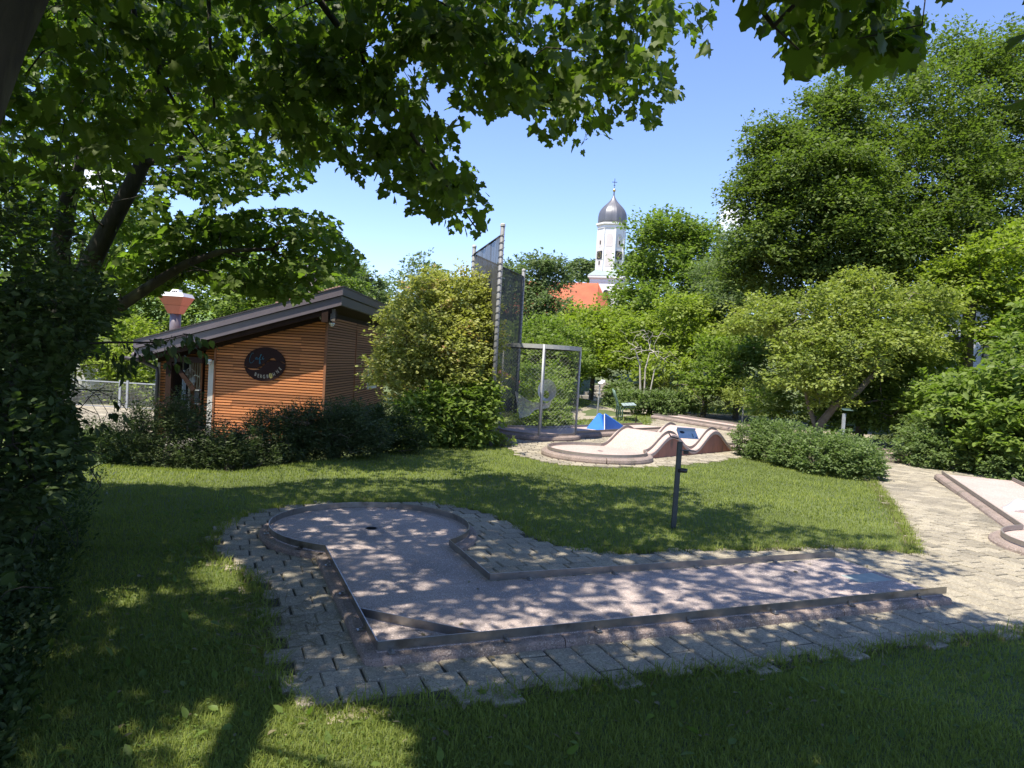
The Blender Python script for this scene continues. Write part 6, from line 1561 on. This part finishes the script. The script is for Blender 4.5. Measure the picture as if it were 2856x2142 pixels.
lawn = empty('lawn', (0, 0, 0)); tag(lawn, 'short mown lawn with some weeds', 'grass', kind='stuff')
for nm, n, d0, d1, pw, h, w, s2 in (('grass', 250000, 1.2, 4.2, 1.3, .031, .0019, True), ('grass', 260000, 4.2, 9.0, 1.2, .031, .0032, False), ('grass', 260000, 9.0, 17.0, 1.3, .032, .006, False), ('grass', 110000, 17, 40, 1.3, .055, .016, False)):
    XY = grass_points(n, d0, d1, pw); ok = grass_ok(XY[:, 0], XY[:, 1]); XY = XY[ok]
    far_ = d0 >= 9
    tag(link('grass', blades('grass', XY, h, w, 'grass_blade', seg2=s2, bend=.6), lawn), kind='stuff')
# clover and dandelion leaves in the near grass, more of them at left
XY = grass_points(70000, 1.3, 7.5, 1.2); ok = grass_ok(XY[:, 0], XY[:, 1], .05) & (rng.random(len(XY)) < np.where(XY[:, 0] < -1.2, .9, .45)); XY = XY[ok]
n = len(XY); P = np.stack([XY[:, 0], XY[:, 1], tz(XY[:, 0], XY[:, 1]) + rng.uniform(.0, .035, n)], 1)
A = rng.normal(0, 1, (n, 3)); A[:, 2] = np.abs(A[:, 2]) * .5
sz = np.where(rng.random(n) < .035, rng.uniform(.035, .07, n), rng.uniform(.009, .02, n))
tag(link('weed_leaves', leaves_mesh('weed_leaves', P, A, norm(rng.normal(0, .35, (n, 3)) + np.array([0, 0, 1])), sz, 'oval', 'leaf_weed'), lawn), kind='stuff')
# taller rough growth along the left edge
P = []; 
for _ in range(1700):
    py_ = random.uniform(1330, 2200); px_e = 300 - (py_ - 1330) * .36; q = G(random.uniform(-150, px_e), py_); 
    if math.hypot(q[0], q[1]) > 1.5: P.append((q[0], q[1], float(tz(q[0], q[1]))))
P = np.array(P); hgt = rng.uniform(.05, .38, len(P)) * np.clip((-P[:, 0] - 1.2) / 1.6, .15, 1)
Q, Yd, Nn, S = spray_leaves(P, np.array([0, 0, 1.0]) + rng.normal(0, .25, P.shape), hgt * 1.0, 10, .034, flat=.9, droop=0, wid=.35)
Yd[:, 2] += .3
ok = Q[:, 2] > .0
un = link('undergrowth', leaves_mesh('undergrowth', Q[ok], Yd[ok], Nn[ok], S[ok], 'oval', 'leaf_shrub_dark')); tag(un, 'dark knee-high weeds and seedlings along the left edge', 'plants', kind='stuff')
# dry clippings beside the paving and tufts along joints
P = np.array([[*G(random.gauss(810, 75), random.gauss(1770, 55))[:2], .0] for _ in range(900)]); P[:, 2] = tz(P[:, 0], P[:, 1]) + rng.uniform(.01, .05, len(P))
A = rng.normal(0, 1, P.shape); A[:, 2] *= .15
hay = leaves_mesh('clippings', P, A, norm(rng.normal(0, .3, P.shape) + np.array([0, 0, 1])), rng.uniform(.05, .13, len(P)), 'narrow', 'leaf_dead')
v = np.empty(len(hay.vertices) * 3, np.float32); hay.vertices.foreach_get('co', v); v = v.reshape(-1, 4, 3); c = (v[:, 0] + v[:, 2]) / 2
for k_ in (1, 3): v[:, k_] = c + (v[:, k_] - c) * .12
hay.vertices.foreach_set('co', v.ravel()); tag(link('clippings', hay, lawn), kind='stuff')
# fallen leaves
P = []; 
while len(P) < 170:
    q = G(random.uniform(300, 2500), random.uniform(1480, 2100)); u, v_ = LUV(q[0], q[1])
    z = .105 if (on_lane(q[0], q[1], -.02)) else (.061 if in_poly([q[0]], [q[1]], PAV1)[0] else .055)
    if z > .1 and random.random() < .8: continue
    P.append((q[0], q[1], z + .004))
P = np.array(P); A = rng.normal(0, 1, P.shape); A[:, 2] *= .1
fl_ = link('fallen_leaves', leaves_mesh('fallen_leaves', P, A, norm(rng.normal(0, .2, P.shape) + np.array([0, 0, 1])), rng.uniform(.02, .05, len(P)), 'oval', 'leaf_dead')); tag(fl_, 'small dry leaves scattered over paving and lane', 'leaves', kind='stuff')
# grass tufts in joints at the paving edge
XY = []
for i in range(len(PAV1)):
    a, c = np.array(PAV1[i]), np.array(PAV1[(i + 1) % len(PAV1)])
    L_ = np.linalg.norm(c - a); 
    if min(np.linalg.norm(a), np.linalg.norm(c)) > 13: continue
    for _ in range(int(L_ * 420)): XY.append(a + (c - a) * random.random() + rng.normal(0, .035, 2))
XY = np.array(XY); ok = ~on_lane(XY[:, 0], XY[:, 1], .1); XY = XY[ok]
tag(link('edge_grass', blades('edge_grass', XY, .06, .003, 'grass_blade', bend=.8), lawn), kind='stuff')

XY2 = XY + rng.normal(0, .05, XY.shape); XY2 = XY2[(rng.random(len(XY2)) < np.where(XY2[:, 0] > 2.2, .8, .25)) & ~on_lane(XY2[:, 0], XY2[:, 1], .1)]
tag(link('dry_grass', blades('dry_grass', XY2, .035, .0035, 'leaf_dead', bend=1.2), lawn), kind='stuff')
